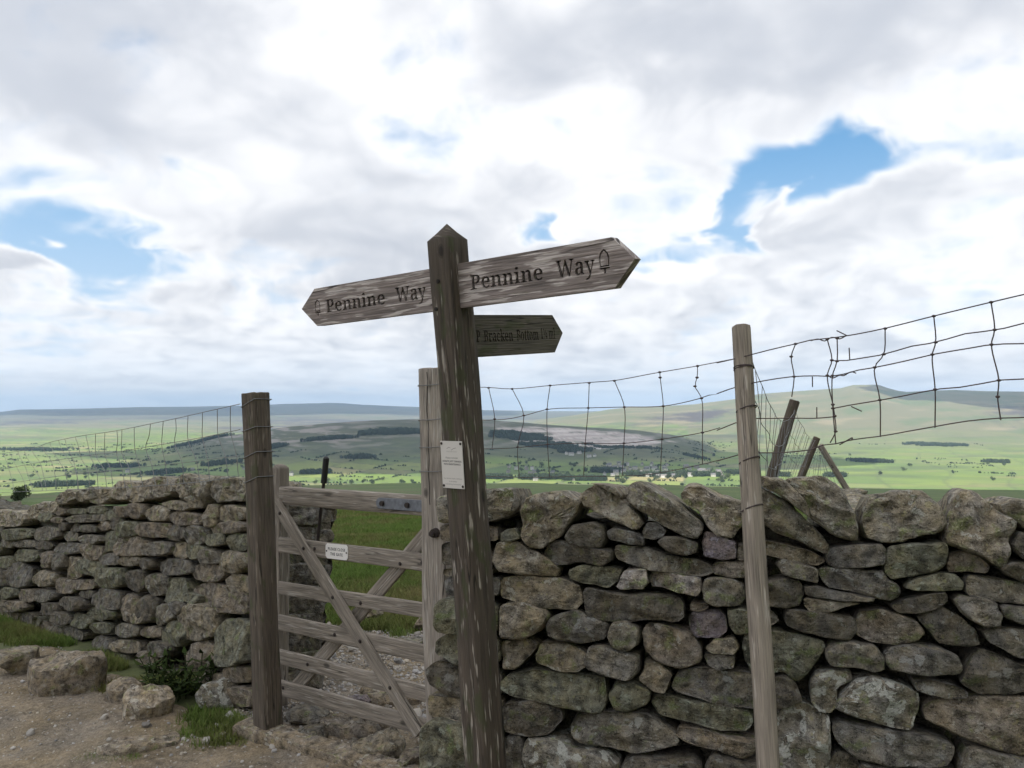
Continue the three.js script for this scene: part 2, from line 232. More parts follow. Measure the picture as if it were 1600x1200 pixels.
// a stone whose outline on the wall face is poly (metres), reaching depth metres back; +z is the face
function stoneShape(poly, depth, seed, o = {}) {
  const rnd = mulberry(seed * 7919 + 13), N = o.n ?? 38;
  let P = poly; let area = 0; for (let i = 0; i < P.length; i++) { const [a, b] = P[i], [c, d] = P[(i + 1) % P.length]; area += a * d - c * b; } if (area < 0) P = [...P].reverse();
  const Q = []; for (let i = 0; i < P.length; i++) { const a = P[i], b = P[(i + 1) % P.length]; Q.push([lerp(a[0], b[0], 0.09), lerp(a[1], b[1], 0.09)], [lerp(a[0], b[0], 0.91), lerp(a[1], b[1], 0.91)]); }
  let L = [0]; for (let i = 0; i < Q.length; i++) { const a = Q[i], b = Q[(i + 1) % Q.length]; L.push(L[i] + Math.hypot(b[0] - a[0], b[1] - a[1])); }
  const total = L[Q.length], R = []; for (let k = 0, i = 0; k < N; k++) { const t = k / N * total; while (L[i + 1] < t) i++; const a = Q[i], b = Q[(i + 1) % Q.length], f = (t - L[i]) / (L[i + 1] - L[i] || 1); R.push([lerp(a[0], b[0], f), lerp(a[1], b[1], f)]); }
  let cx = 0, cy = 0; for (const [x, y] of R) { cx += x / N; cy += y / N; }
  const grow = o.grow ?? 1; for (const q of R) { const l = Math.hypot(q[0] - cx, q[1] - cy) || 1, m = 1 + (grow - 1) * Math.min(1, 0.12 / l); q[0] = cx + (q[0] - cx) * m; q[1] = cy + (q[1] - cy) * m; }
  let mr = 0, lo = 1e9, hi = -1e9; for (const [x, y] of R) { mr += Math.hypot(x - cx, y - cy) / N; lo = Math.min(lo, y); hi = Math.max(hi, y); }
  const thin = Math.min(mr, (hi - lo) * 0.5), e = Math.min(0.010, thin * 0.1) * (0.7 + rnd() * 0.7);
  const facets = [0, 1, 2].map(() => { const a = rnd() * 6.283, s = 0.05 + rnd() * 0.45; return [Math.cos(a) * s, Math.sin(a) * s * 1.3, thin * (0.05 + rnd() * 0.16)]; });
  const proud = o.proud ?? (rnd() - 0.5) * 0.05, tiltX = (rnd() - 0.5) * 0.22, tiltY = (rnd() - 0.5) * 0.2;
  const face = (x, y) => { let z = 1e9; for (const [a, b, t] of facets) z = Math.min(z, t + a * (x - cx) + b * (y - cy)); return (o.even ? 0 : clamp(z, -0.014, 0.05)) + tiltX * (x - cx) + tiltY * (y - cy) + proud; };
  const rings = [[0.74, -depth, 0], [0.96, -depth * 0.75, 0], [1, -depth * 0.36, 0], [1, -2.4 * e, 0.2], [1 - 0.22 * e / thin, -1.0 * e, 0.7], [1 - 0.75 * e / thin, -0.3 * e, 0.95], [1 - 1.5 * e / thin, 0, 1], [0.68, 0, 1], [0.52, 0, 1], [0.36, 0, 1], [0.18, 0, 1]];
  const pos = [], uv = [], idx = [], ou = rnd() * 3, ov = rnd() * 3, k1 = o.rough ?? 1;
  const put = (x, y, z, nx, ny, nz, onFace) => {
    const ridge = (0.3 - Math.abs(noise3(x * 14 + seed * 3, y * 19, z * 14))) * 0.02 * k1, big = noise3(x * 9 + seed, y * 9, z * 9) * 0.011 * k1 + ridge * onFace, small = noise3(x * 30, y * 30 + seed, z * 30) * 0.0042 * k1 + noise2(x * 8 + seed, y * 70) * 0.0022 * k1 * onFace, d = (big * (0.4 + Math.min(thin, 0.09) * 7) + small);
    x += nx * d; y += ny * d; z += nz * d; pos.push(x, y, z); uv.push(x + z * 0.72 + ou, y - z * 0.68 + ov);
  };
  rings.forEach(([s, z, f]) => { for (let i = 0; i < N; i++) { const X = R[i][0] - cx, Y = R[i][1] - cy, l = Math.hypot(X, Y) || 1, x = cx + X * s, y = cy + Y * s, zz = z + face(x, y) * (f || 0.0) + (f ? 0 : proud); put(x, y, zz, X / l * (1 - f * 0.8), Y / l * (1 - f * 0.8), f, f); } });
  put(cx, cy, face(cx, cy), 0, 0, 1, 1); put(cx, cy, -depth, 0, 0, -1, 0);
  for (let j = 0; j < rings.length - 1; j++) for (let i = 0; i < N; i++) { const a = j * N + i, b = j * N + (i + 1) % N, c = a + N, d = b + N; idx.push(a, b, c, b, d, c); }
  const last = (rings.length - 1) * N, C = rings.length * N; for (let i = 0; i < N; i++) { idx.push(last + i, last + (i + 1) % N, C); idx.push((i + 1) % N, i, C + 1); }
  const g = new THREE.BufferGeometry(); g.setAttribute('position', new THREE.Float32BufferAttribute(pos, 3)); g.setAttribute('uv', new THREE.Float32BufferAttribute(uv, 2)); g.setIndex(idx);
  return boxUV(toCreasedNormals(g, 0.5), ou, ov);
}
// a free lying rock: a rounded, faceted lump with half sizes a, b, c
function rockShape(a, b, c, seed, flat = 0.6) {
  const rnd = mulberry(seed * 271 + 3), g0 = mergeVertices(new THREE.IcosahedronGeometry(1, 6).deleteAttribute('uv').deleteAttribute('normal')), p = g0.attributes.position;
  const planes = Array.from({ length: 11 }, () => { const u = (rnd() * 2 - 1) * 0.8, t = rnd() * 6.283, s = Math.sqrt(1 - u * u); return [s * Math.cos(t), u, s * Math.sin(t), 0.5 + rnd() * 0.3]; });
  planes.push([0.1 * (rnd() - 0.5), 1, 0.2 * (rnd() - 0.5), flat]);
  for (let i = 0; i < p.count; i++) {
    let x = p.getX(i), y = p.getY(i), z = p.getZ(i), k = 1;
    for (const [A, B, C, d] of planes) { const q = A * x + B * y + C * z; if (q > d) k = Math.min(k, d / q); }
    k *= 1 + noise3(x * 1.6 + seed, y * 1.6, z * 1.6) * 0.10 + noise3(x * 5, y * 5 + seed, z * 5) * 0.035;
    x *= k * a; y *= k * b; z *= k * c; p.setXYZ(i, x, y, z);
  }
  return boxUV(toCreasedNormals(g0, 0.45), seed * 0.37, seed * 0.53);
}
function tube(points, r, seg = 5, k = 4) { const c = new THREE.CatmullRomCurve3(points, false, 'centripetal'); return new THREE.TubeGeometry(c, Math.max(2, points.length * k), r, seg); }

// ---------------------------------------------------------------- the land: one sheet from the wall foot to the horizon
const PROFILE = [[0, 0], [4, 0.0], [7, -0.04], [12, -0.3], [30, -1.7], [60, -4.2], [120, -9.2], [250, -20.5], [420, -34.5], [600, -68], [900, -122], [1300, -160], [1900, -177], [2600, -178], [4000, -168], [6000, -150], [9000, -118], [14000, -80], [30000, -80]];
const CREST = [[-27, -5], [-24.94, -2.694], [-23.09, -2.408], [-21.19, -2.028], [-19.64, -1.631], [-17.24, -1.273], [-15.2, -0.943], [-12.26, -0.695], [-9.69, -0.526], [-6.64, -0.442], [-1.78, -0.489], [0.0, -0.622], [2.67, -0.843], [5.32, -1.018], [8.39, -1.187], [10.98, -1.526], [12.68, -1.949], [13.73, -2.328], [14.56, -2.876], [16.5, -5]];
const FAR_HILLS = [[-60, 0.3], [-37.83, 0.105], [-31.85, 0.076], [-30.88, 0.229], [-28.53, 0.274], [-26.43, 0.319], [-24.25, 0.406], [-21.23, 0.456], [-19.66, 0.503], [-17.26, 0.552], [-15.62, 0.643], [-12.7, 0.716], [-10.56, 0.612], [-7.08, 0.486], [-4.44, 0.355], [-1.78, 0.222], [2.22, 0.156], [8.83, 0.132], [21.22, 0.207], [40.51, 0.169], [60, 0.3]];
const MOOR = [[0, -1.5], [1.78, -0.5], [4.44, -0.15], [6.82, 0.243], [8.26, 0.396], [10.43, 0.459], [12.44, 0.565], [15.09, 0.902], [16.66, 1.236], [18.52, 1.367], [20.62, 1.499], [21.78, 1.57], [22.2, 1.689], [22.55, 1.767], [23.97, 1.765], [24.56, 1.538], [25.18, 1.349], [25.66, 1.283], [26.77, 1.351], [28.21, 1.373], [30.07, 1.271], [31.87, 1.224], [34.97, 1.057], [40.52, 0.676], [60, 0.5]];
const EYE_H = 1.68;
function quarry(az, r) { const q = (az - 5.0) / 6.0, f = (r - 3330) / 360; return smooth(1.0, 0.82, Math.hypot(q, f) + noise2(az * 0.9, r * 0.006) * 0.22) ; }
function heightAt(x, z) {
  const r = Math.hypot(x, z), az = Math.atan2(x, -z) / DEG, a = Math.abs(az);
  let h = table(PROFILE, r);
  const ahead = smooth(120, 70, a);
  h *= lerp(0.25, 1, ahead);
  if (r > 1000) h += fbm2(x / 900, z / 900, 4) * 26 * smooth(1000, 5000, r);
  if (r > 20 && r < 1200) h += (fbm2(x / 60, z / 60, 4) * 0.9 + fbm2(x / 160 + 5, z / 160, 3) * 3.2 * smooth(60, 400, r)) * smooth(20, 60, r);
  if (r > 3 && r < 80) h += (fbm2(x / 5, z / 5, 3) * 0.2 + fbm2(x / 1.3, z / 1.3, 2) * 0.06) * smooth(6, 14, r);
  // the crag hill in the middle distance
  if (r > 2000 && r < 5600 && az > -28 && az < 18) {
    const top = EYE_H + 3900 * Math.tan(table(CREST, az) * DEG), s = smooth(2150, 3900, r) * (1 - smooth(3900, 5500, r)), up = Math.max(0, top - h);
    const steps = fbm2(x / 260, z / 260, 4) * 14 * s * (1 - s) * 3;
    h += up * s + steps;
    const q = quarry(az, r); if (q > 0) { const t = 13, k = h / t, f = k - Math.floor(k); h = lerp(h, (Math.floor(k) + smooth(0.55, 0.95, f)) * t, q * 0.9); }
  }
  // the flat-topped fell on the right and the moors below it
  if (r > 4200 && az > 0 && az < 60) { const top = EYE_H + 8800 * Math.tan(table(MOOR, az) * DEG), s = Math.pow(smooth(4600, 8800, r), 1.35) * (1 - smooth(8800, 11500, r)); if (top > h) h += (top - h) * s; }
  // the long hills along the skyline
  if (r > 8500) { const top = EYE_H + 16000 * Math.tan(table(FAR_HILLS, clamp(az, -60, 60)) * DEG), s = smooth(9000, 16000, r); h += (top - h) * s * (0.92 + fbm2(x / 1500, z / 1500, 5) * 0.26 * (1 - smooth(14500, 16000, r))); }
  // the unseen fell side rises behind and right, steepened there to add shade
  if (z > 3) h += Math.min(z - 3, 900) * 0.15 * smooth(3, 40, z);
  { const up = x * 0.82 + z * 0.57; if (up > 7) h += Math.min(up - 7, 600) * 0.55 * smooth(7, 60, up) * smooth(40, 75, az < -90 ? az + 360 : az) * smooth(250, 200, az < -90 ? az + 360 : az); }
  if (x > 4) h += 0.005 * Math.min(r, 500) * smooth(18, 34, az);
  if (x < -2 && r < 60) h += -0.035 * Math.min(-x - 2, 12);
  return h;
}
const FIELD = { a: 0.42 };
function fieldAt(x, z) {
  const c = Math.cos(FIELD.a), s = Math.sin(FIELD.a), wx = noise2(x / 700, z / 700) * 90, wz = noise2(x / 650 + 9, z / 650) * 90;
  const X = (x * c + z * s + wx) / 150, Z0 = (z * c - x * s + wz), col = Math.floor(X), size = 80 + (PERM[col & 255] / 255) * 130, Z = Z0 / size, row = Math.floor(Z);
  const fx = X - col, fz = Z - row, edge = Math.min(fx * 150, (1 - fx) * 150, fz * size, (1 - fz) * size);
  return [edge, PERM[(PERM[col & 255] + row) & 255] / 255, PERM[(PERM[(col + 37) & 255] + row + 11) & 255] / 255, col * 131 + row];
}
const mixTo = (o, r, g, b, t) => { o[0] = lerp(o[0], r, t); o[1] = lerp(o[1], g, t); o[2] = lerp(o[2], b, t); };
function landColour(x, z, h, o) {
  const r = Math.hypot(x, z), az = Math.atan2(x, -z) / DEG;
  const n1 = fbm2(x / 340, z / 340, 4), n2 = fbm2(x / 60, z / 60, 3), n3 = fbm2(x / 1500 + 3, z / 1500, 4);
  // rough hill grass near by
  const m = fbm2(x / 14, z / 14, 4), m2 = fbm2(x / 3, z / 3, 3);
  o[0] = 0.088 + m * 0.045 + m2 * 0.02; o[1] = 0.132 + m * 0.034 + m2 * 0.026; o[2] = 0.037 + m * 0.013;
  mixTo(o, 0.115, 0.098, 0.05, smooth(0.05, 0.35, fbm2(x / 45 + 4, z / 30, 4)) * 0.55);
  if (r < 700) return;
  const far = [0, 0, 0];
  // pasture in enclosed fields
  const [edge, k, k2] = fieldAt(x, z);
  if (k < 0.42) { far[0] = 0.145; far[1] = 0.215; far[2] = 0.04; } else if (k < 0.62) { far[0] = 0.20; far[1] = 0.24; far[2] = 0.06; } else if (k < 0.8) { far[0] = 0.10; far[1] = 0.16; far[2] = 0.04; } else if (k < 0.92) { far[0] = 0.21; far[1] = 0.205; far[2] = 0.095; } else { far[0] = 0.33; far[1] = 0.28; far[2] = 0.14; }
  const v = 0.85 + k2 * 0.3 + n2 * 0.25; far[0] *= v; far[1] *= v; far[2] *= v;
  const plain = az > 13 ? 0.7 * smooth(13, 18, az) : az < -14 ? 0.4 : 0.2; mixTo(far, 0.15 + n1 * 0.07, 0.215 + n1 * 0.05, 0.048, plain); mixTo(far, 0.235, 0.20, 0.10, plain * 0.8 * smooth(0.06, 0.26, fbm2(x / 480 + 2, z / 260, 4))); mixTo(far, 0.085, 0.12, 0.045, plain * 0.9 * smooth(0.10, 0.28, fbm2(x / 300 + 12, z / 210 + 5, 4))); mixTo(far, 0.19, 0.26, 0.05, plain * 0.8 * smooth(0.10, 0.28, fbm2(x / 350 + 22, z / 180 + 9, 4)));
  if (edge < 5) mixTo(far, 0.07, 0.08, 0.05, 0.7 * (1 - plain * 0.75));
  // open moor: tawny grass, heather, peat
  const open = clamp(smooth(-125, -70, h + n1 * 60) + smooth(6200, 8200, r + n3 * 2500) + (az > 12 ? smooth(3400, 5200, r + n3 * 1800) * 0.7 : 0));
  const moor = [0.175, 0.165, 0.085];
  mixTo(moor, 0.12, 0.15, 0.06, smooth(-0.05, 0.3, n1)); mixTo(moor, 0.075, 0.062, 0.055, smooth(0.08, 0.3, n3 + n2 * 0.25)); mixTo(moor, 0.26, 0.22, 0.13, smooth(0.12, 0.4, fbm2(x / 500 + 8, z / 240, 4)));
  if (r > 9500) mixTo(moor, 0.075, 0.072, 0.062, 0.6 * smooth(9500, 11500, r + n3 * 1500));  // far hills painted darker with distance, standing in for haze
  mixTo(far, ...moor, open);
  // the crag hill: dark rough grass, bands of bare limestone, the quarry floor and faces
  if (r > 2200 && r < 5400 && az > -27 && az < 17) {
    const s = smooth(2450, 2850, r + n1 * 300) * smooth(-164, -142, h);
    mixTo(far, 0.07 + n2 * 0.05, 0.082 + n2 * 0.05, 0.042 + n2 * 0.02, s * 0.9);
    const scar = smooth(0.06, 0.22, fbm2(x / 240, h / 9 + n1 * 2, 4) + 0.10 * smooth(-9, -15, az)) * smooth(-140, -105, h) * smooth(4050, 3800, r);
    mixTo(far, 0.33, 0.285, 0.265, scar * lerp(0.35, 0.8, smooth(-8, -14, az)));
    const q = quarry(az, r);
    if (q > 0) { const w = fbm2(x / 130, h / 5, 4); mixTo(far, 0.44 + w * 0.22, 0.375 + w * 0.19, 0.355 + w * 0.18, q * 0.94); mixTo(far, 0.55, 0.52, 0.50, q * smooth(0.12, 0.3, fbm2(x / 70 + 6, h / 6, 3)) * smooth(3450, 3150, r)); mixTo(far, 0.62, 0.56, 0.53, q * 0.8 * smooth(0.25, 0.85, Math.sin(h / 13 * 6.283 + w * 2.5))); mixTo(far, 0.10, 0.11, 0.06, q * smooth(0.12, 0.32, fbm2(x / 90 + 3, z / 90, 4)) * 0.8); }
  }
  const t = smooth(650, 1300, r); o[0] = lerp(o[0], far[0], t); o[1] = lerp(o[1], far[1], t); o[2] = lerp(o[2], far[2], t);
}
{
  const radii = [0.6]; while (radii[radii.length - 1] < 26000) { const r = radii[radii.length - 1]; radii.push(r * (r < 1500 ? 1.032 : r < 2300 ? 1.01 : r < 4300 ? 1.0065 : r < 11000 ? 1.011 : 1.02)); }
  const azs = []; for (let a = -180; a < -46; a += 2.5) azs.push(a); for (let a = -46; a < 46; a += 0.17) azs.push(a); for (let a = 46; a < 180; a += 2.5) azs.push(a);
  const A = azs.length, pos = [0, 0, 0], col = [], uv = [0, 0], idx = [], c = [0, 0, 0];
  landColour(0, 0, 0, c); col.push(...c);
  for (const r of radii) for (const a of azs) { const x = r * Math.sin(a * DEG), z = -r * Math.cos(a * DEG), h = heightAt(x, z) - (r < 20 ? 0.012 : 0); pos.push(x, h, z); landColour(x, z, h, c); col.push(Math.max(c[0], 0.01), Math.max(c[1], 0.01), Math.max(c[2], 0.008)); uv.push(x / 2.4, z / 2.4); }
  for (let i = 0; i < A; i++) idx.push(0, 1 + (i + 1) % A, 1 + i);
  for (let j = 0; j < radii.length - 1; j++) for (let i = 0; i < A; i++) { const p = 1 + j * A + i, q = 1 + j * A + (i + 1) % A, s = p + A, t = q + A; idx.push(p, q, s, q, t, s); }
  const g = new THREE.BufferGeometry(); g.setAttribute('position', new THREE.Float32BufferAttribute(pos, 3)); g.setAttribute('color', new THREE.Float32BufferAttribute(col, 3)); g.setAttribute('uv', new THREE.Float32BufferAttribute(uv, 2)); g.setIndex(idx); g.computeVertexNormals();
  const turf = texture(512, 512, (u, v, o) => { const t = 0.86 + fbm2(u * 12, v * 12, 4, 12, 12) * 0.5 + noise2(u * 90, v * 90, 90, 90) * 0.2; o[0] = o[1] = o[2] = t; });
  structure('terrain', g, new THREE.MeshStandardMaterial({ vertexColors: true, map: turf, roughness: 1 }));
}
console.log('terrain');
// ---------------------------------------------------------------- clouds overhead and behind that keep the sun off the path, the crag hill and the far moor
const CLOUD = new THREE.MeshPhysicalMaterial({ color: new THREE.Color().setRGB(0.95, 0.96, 0.98), roughness: 1, transmission: 0.5, thickness: 0, specularIntensity: 0 });
function cloudShape(a, b, c, seed) {
  const g = mergeVertices(new THREE.IcosahedronGeometry(1, 24).deleteAttribute('uv').deleteAttribute('normal')), p = g.attributes.position;
  for (let i = 0; i < p.count; i++) { const x = p.getX(i), y = p.getY(i), z = p.getZ(i); let k = 1 + noise3(x * 1.7 + seed, y * 1.7, z * 1.7) * 0.28; for (let f = 3.5, w = 0.16, j = 0; j < 4; j++, f *= 2.1, w *= 0.5) k += (0.35 - Math.abs(noise3(x * f + seed, y * f, z * f))) * w; p.setXYZ(i, x * k * a, (y < 0 ? y * 0.35 : y) * k * b, z * k * c); }
  g.computeVertexNormals(); return g;
}
function cloudOver(x, y, z, height, a, b, c, seed) { const m = structure(numbered('cloud'), cloudShape(a, b, c, seed), CLOUD); m.position.set(x + SUN.x / SUN.y * height, y + height, z + SUN.z / SUN.y * height); return m; }
cloudOver(0, 0, -60, 3200, 800, 190, 640, 3);
cloudOver(-330, -110, -3250, 1750, 1380, 230, 900, 11);
cloudOver(4950, 0, -6700, 3700, 1500, 330, 1750, 23);
cloudOver(-5200, 0, -13600, 6600, 5200, 500, 2600, 31);

const WALL_RIGHT_STONES = [
  ["c",[[1.24,1.406],[1.308,1.381],[1.367,1.329],[1.433,1.261],[1.473,1.211],[1.477,1.177],[1.448,1.18],[1.349,1.232],[1.281,1.26],[1.243,1.281],[1.195,1.332]]],
  ["c",[[1.231,1.455],[1.326,1.435],[1.397,1.37],[1.417,1.3],[1.371,1.334],[1.313,1.385],[1.24,1.415]]],
  ["c",[[1.319,1.443],[1.379,1.454],[1.463,1.456],[1.512,1.422],[1.544,1.361],[1.571,1.293],[1.574,1.233],[1.541,1.227],[1.484,1.251],[1.427,1.305],[1.378,1.347],[1.361,1.391]]],
  ["c",[[1.585,1.293],[1.592,1.341],[1.626,1.394],[1.73,1.414],[1.8,1.407],[1.841,1.362],[1.849,1.291],[1.819,1.264],[1.725,1.231],[1.661,1.22],[1.598,1.238]]],
  ["c",[[1.86,1.346],[1.884,1.389],[1.916,1.423],[1.961,1.408],[1.997,1.367],[2.062,1.32],[2.068,1.291],[2.049,1.27],[2.046,1.204],[2.034,1.159],[2.012,1.162],[1.961,1.196],[1.901,1.218],[1.856,1.237],[1.854,1.278]]],
  ["c",[[2.023,1.372],[2.05,1.392],[2.109,1.391],[2.195,1.373],[2.198,1.292],[2.118,1.265],[2.076,1.312],[2.033,1.339]]],
  ["n",[[2.055,1.237],[2.082,1.284],[2.132,1.261],[2.19,1.276],[2.194,1.203],[2.1,1.191]]],
  ["n",[[1.251,1.214],[1.323,1.204],[1.415,1.182],[1.46,1.154],[1.431,1.135],[1.347,1.144],[1.254,1.166]]],
  ["n",[[1.47,1.163],[1.483,1.198],[1.541,1.21],[1.645,1.219],[1.659,1.194],[1.656,1.151],[1.596,1.14],[1.506,1.128],[1.474,1.138]]],
  ["n",[[1.664,1.186],[1.677,1.212],[1.756,1.224],[1.849,1.236],[1.855,1.203],[1.85,1.161],[1.823,1.139],[1.737,1.114],[1.682,1.102],[1.659,1.126]]],
  ["n",[[1.858,1.162],[1.867,1.195],[1.909,1.206],[1.961,1.188],[1.986,1.16],[1.974,1.139],[1.906,1.14],[1.861,1.137]]],
  ["n",[[2.019,1.154],[2.049,1.18],[2.088,1.182],[2.15,1.177],[2.148,1.112],[2.085,1.113],[2.047,1.131]]],
  ["n",[[1.298,1.128],[1.316,1.151],[1.374,1.141],[1.432,1.122],[1.432,1.075],[1.39,1.081],[1.315,1.099]]],
  ["n",[[1.441,1.114],[1.457,1.128],[1.571,1.126],[1.651,1.126],[1.654,1.101],[1.697,1.082],[1.7,1.049],[1.672,1.026],[1.617,1.035],[1.537,1.051],[1.468,1.06]]],
  ["n",[[1.724,1.075],[1.752,1.106],[1.83,1.131],[1.883,1.126],[1.905,1.102],[1.897,1.077],[1.821,1.069],[1.751,1.068]]],
  ["n",[[1.913,1.115],[1.929,1.128],[1.995,1.12],[2.085,1.109],[2.126,1.099],[2.123,1.047],[2.082,1.04],[2.007,1.047],[1.919,1.062]]],
  ["n",[[1.394,1.058],[1.431,1.062],[1.513,1.046],[1.621,1.033],[1.609,1.02],[1.52,1.018],[1.398,1.026]]],
  ["n",[[1.393,1.018],[1.512,1.011],[1.577,1.013],[1.52,0.995],[1.463,0.974],[1.405,0.975],[1.389,0.991]]],
  ["n",[[1.253,1.069],[1.321,1.086],[1.376,1.072],[1.383,1.033],[1.37,0.998],[1.32,0.982],[1.257,0.982],[1.244,1.025]]],
  ["n",[[1.676,1.009],[1.719,1.033],[1.79,1.058],[1.847,1.066],[1.854,1.038],[1.819,1.011],[1.749,0.989],[1.702,0.986]]],
  ["n",[[1.877,1.039],[1.896,1.057],[1.963,1.053],[2.003,1.039],[2.013,0.999],[2.008,0.967],[1.96,0.959],[1.923,0.977],[1.894,1.007]]],
  ["n",[[2.018,1.028],[2.036,1.035],[2.082,1.03],[2.144,1.023],[2.142,0.968],[2.08,0.976],[2.027,0.992]]],
  ["n",[[1.322,0.952],[1.339,0.974],[1.397,0.974],[1.495,0.964],[1.547,0.959],[1.551,0.917],[1.526,0.881],[1.453,0.884],[1.354,0.902],[1.325,0.917]]],
  ["n",[[1.559,0.934],[1.576,0.978],[1.64,0.99],[1.702,0.978],[1.752,0.961],[1.778,0.925],[1.754,0.895],[1.684,0.877],[1.606,0.879],[1.566,0.901]]],
  ["n",[[1.764,0.97],[1.795,0.993],[1.842,1.012],[1.894,0.983],[1.937,0.945],[1.949,0.898],[1.898,0.89],[1.823,0.892],[1.801,0.927]]],
  ["n",[[1.963,0.939],[2.004,0.957],[2.079,0.956],[2.141,0.952],[2.138,0.873],[2.073,0.864],[2.023,0.888],[1.98,0.908]]],
  ["n",[[1.183,0.855],[1.209,0.883],[1.268,0.896],[1.36,0.886],[1.443,0.866],[1.45,0.842],[1.408,0.779],[1.366,0.725],[1.342,0.722],[1.325,0.751],[1.275,0.742],[1.216,0.737],[1.186,0.786]]],
  ["n",[[1.464,0.843],[1.485,0.866],[1.542,0.874],[1.613,0.867],[1.64,0.832],[1.643,0.791],[1.611,0.78],[1.564,0.792],[1.516,0.788],[1.476,0.789],[1.462,0.817]]],
  ["n",[[1.656,0.842],[1.676,0.868],[1.746,0.882],[1.815,0.875],[1.867,0.859],[1.888,0.82],[1.872,0.795],[1.812,0.785],[1.728,0.786],[1.674,0.794],[1.654,0.817]]],
  ["n",[[1.89,0.772],[1.919,0.839],[1.95,0.882],[2.008,0.866],[2.074,0.836],[2.15,0.835],[2.147,0.764],[2.071,0.753],[2.01,0.743],[1.944,0.733]]],
  ["l",[[1.409,0.72],[1.426,0.751],[1.483,0.769],[1.535,0.769],[1.543,0.745],[1.49,0.711],[1.493,0.67],[1.473,0.634],[1.432,0.634],[1.408,0.661]]],
  ["l",[[1.498,0.678],[1.547,0.741],[1.618,0.756],[1.711,0.736],[1.757,0.715],[1.752,0.67],[1.723,0.595],[1.661,0.592],[1.584,0.613],[1.513,0.63],[1.485,0.644]]],
  ["n",[[1.746,0.755],[1.804,0.764],[1.871,0.754],[1.911,0.734],[1.903,0.717],[1.847,0.712],[1.78,0.722],[1.75,0.731]]],
  ["n",[[1.771,0.672],[1.809,0.7],[1.892,0.712],[2.003,0.733],[2.07,0.733],[2.16,0.734],[2.153,0.563],[2.063,0.549],[2.004,0.562],[1.924,0.577],[1.844,0.608],[1.777,0.633]]],
  ["l",[[1.279,0.59],[1.309,0.618],[1.383,0.642],[1.44,0.627],[1.468,0.601],[1.459,0.534],[1.461,0.427],[1.306,0.408],[1.286,0.464],[1.279,0.539]]],
  ["n",[[1.47,0.576],[1.488,0.594],[1.559,0.59],[1.661,0.58],[1.768,0.575],[1.857,0.561],[1.853,0.529],[1.833,0.491],[1.765,0.475],[1.658,0.475],[1.557,0.487],[1.495,0.529]]],
  ["n",[[1.249,0.714],[1.325,0.738],[1.358,0.699],[1.369,0.653],[1.315,0.623],[1.265,0.614],[1.223,0.635]]],
  ["n",[[1.885,0.501],[1.909,0.559],[1.96,0.557],[2.062,0.538],[2.138,0.539],[2.134,0.454],[1.882,0.423]]],
  ["n",[[1.468,0.465],[1.494,0.492],[1.553,0.479],[1.556,0.438],[1.555,0.382],[1.46,0.37]]],
  ["n",[[1.565,0.472],[1.619,0.47],[1.727,0.463],[1.862,0.479],[1.86,0.412],[1.563,0.374]]],
  ["c",[[0.552,1.359],[0.576,1.39],[0.625,1.404],[0.693,1.368],[0.741,1.332],[0.788,1.291],[0.807,1.259],[0.779,1.231],[0.713,1.256],[0.636,1.291],[0.577,1.312]]],
  ["c",[[0.605,1.41],[0.644,1.407],[0.707,1.396],[0.733,1.364],[0.731,1.347],[0.693,1.374],[0.635,1.404]]],
  ["c",[[0.741,1.355],[0.75,1.402],[0.778,1.426],[0.834,1.404],[0.9,1.364],[0.955,1.325],[1.027,1.272],[1.031,1.236],[1.009,1.208],[0.955,1.219],[0.872,1.262],[0.826,1.293],[0.755,1.327]]],
  ["c",[[0.941,1.37],[0.973,1.408],[1.027,1.405],[1.09,1.374],[1.196,1.35],[1.195,1.306],[1.177,1.26],[1.142,1.218],[1.08,1.229],[1.045,1.264],[1.018,1.318],[0.964,1.334]]],
  ["n",[[0.508,1.196],[0.534,1.244],[0.608,1.255],[0.655,1.243],[0.663,1.198],[0.646,1.161],[0.567,1.158],[0.525,1.171]]],
  ["n",[[0.67,1.221],[0.694,1.239],[0.76,1.23],[0.812,1.209],[0.812,1.177],[0.751,1.178],[0.68,1.194]]],
  ["n",[[0.807,1.236],[0.826,1.265],[0.863,1.266],[0.895,1.235],[0.881,1.212],[0.845,1.196],[0.812,1.207]]],
  ["n",[[0.868,1.193],[0.891,1.214],[0.955,1.213],[1.013,1.195],[1.009,1.158],[0.964,1.147],[0.909,1.163]]],
  ["u",[[1.031,1.2],[1.045,1.237],[1.098,1.228],[1.151,1.201],[1.155,1.148],[1.106,1.136],[1.036,1.151]]],
  ["n",[[1.161,1.195],[1.194,1.193],[1.202,1.146],[1.159,1.143]]],
  ["n",[[0.699,1.148],[0.709,1.172],[0.798,1.171],[0.918,1.145],[1.018,1.127],[1.06,1.114],[1.064,1.085],[1.017,1.073],[0.927,1.082],[0.817,1.09],[0.704,1.121]]],
  ["n",[[0.418,1.125],[0.449,1.173],[0.492,1.18],[0.567,1.163],[0.682,1.153],[0.688,1.118],[0.652,1.091],[0.568,1.102],[0.483,1.087],[0.429,1.1]]],
  ["n",[[1.067,1.115],[1.098,1.13],[1.185,1.136],[1.211,1.119],[1.21,1.08],[1.124,1.075],[1.071,1.085]]],
  ["n",[[0.526,1.069],[0.579,1.092],[0.724,1.085],[0.709,1.039],[0.673,1.012],[0.579,1.026],[0.532,1.039]]],
  ["p",[[0.71,1.019],[0.738,1.081],[0.826,1.093],[0.832,1.045],[0.813,1.016],[0.724,1.009]]],
  ["p",[[0.838,1.059],[0.847,1.08],[0.927,1.076],[1.017,1.067],[1.023,1.029],[1.008,1.001],[0.946,1.011],[0.891,1.026],[0.845,1.027]]],
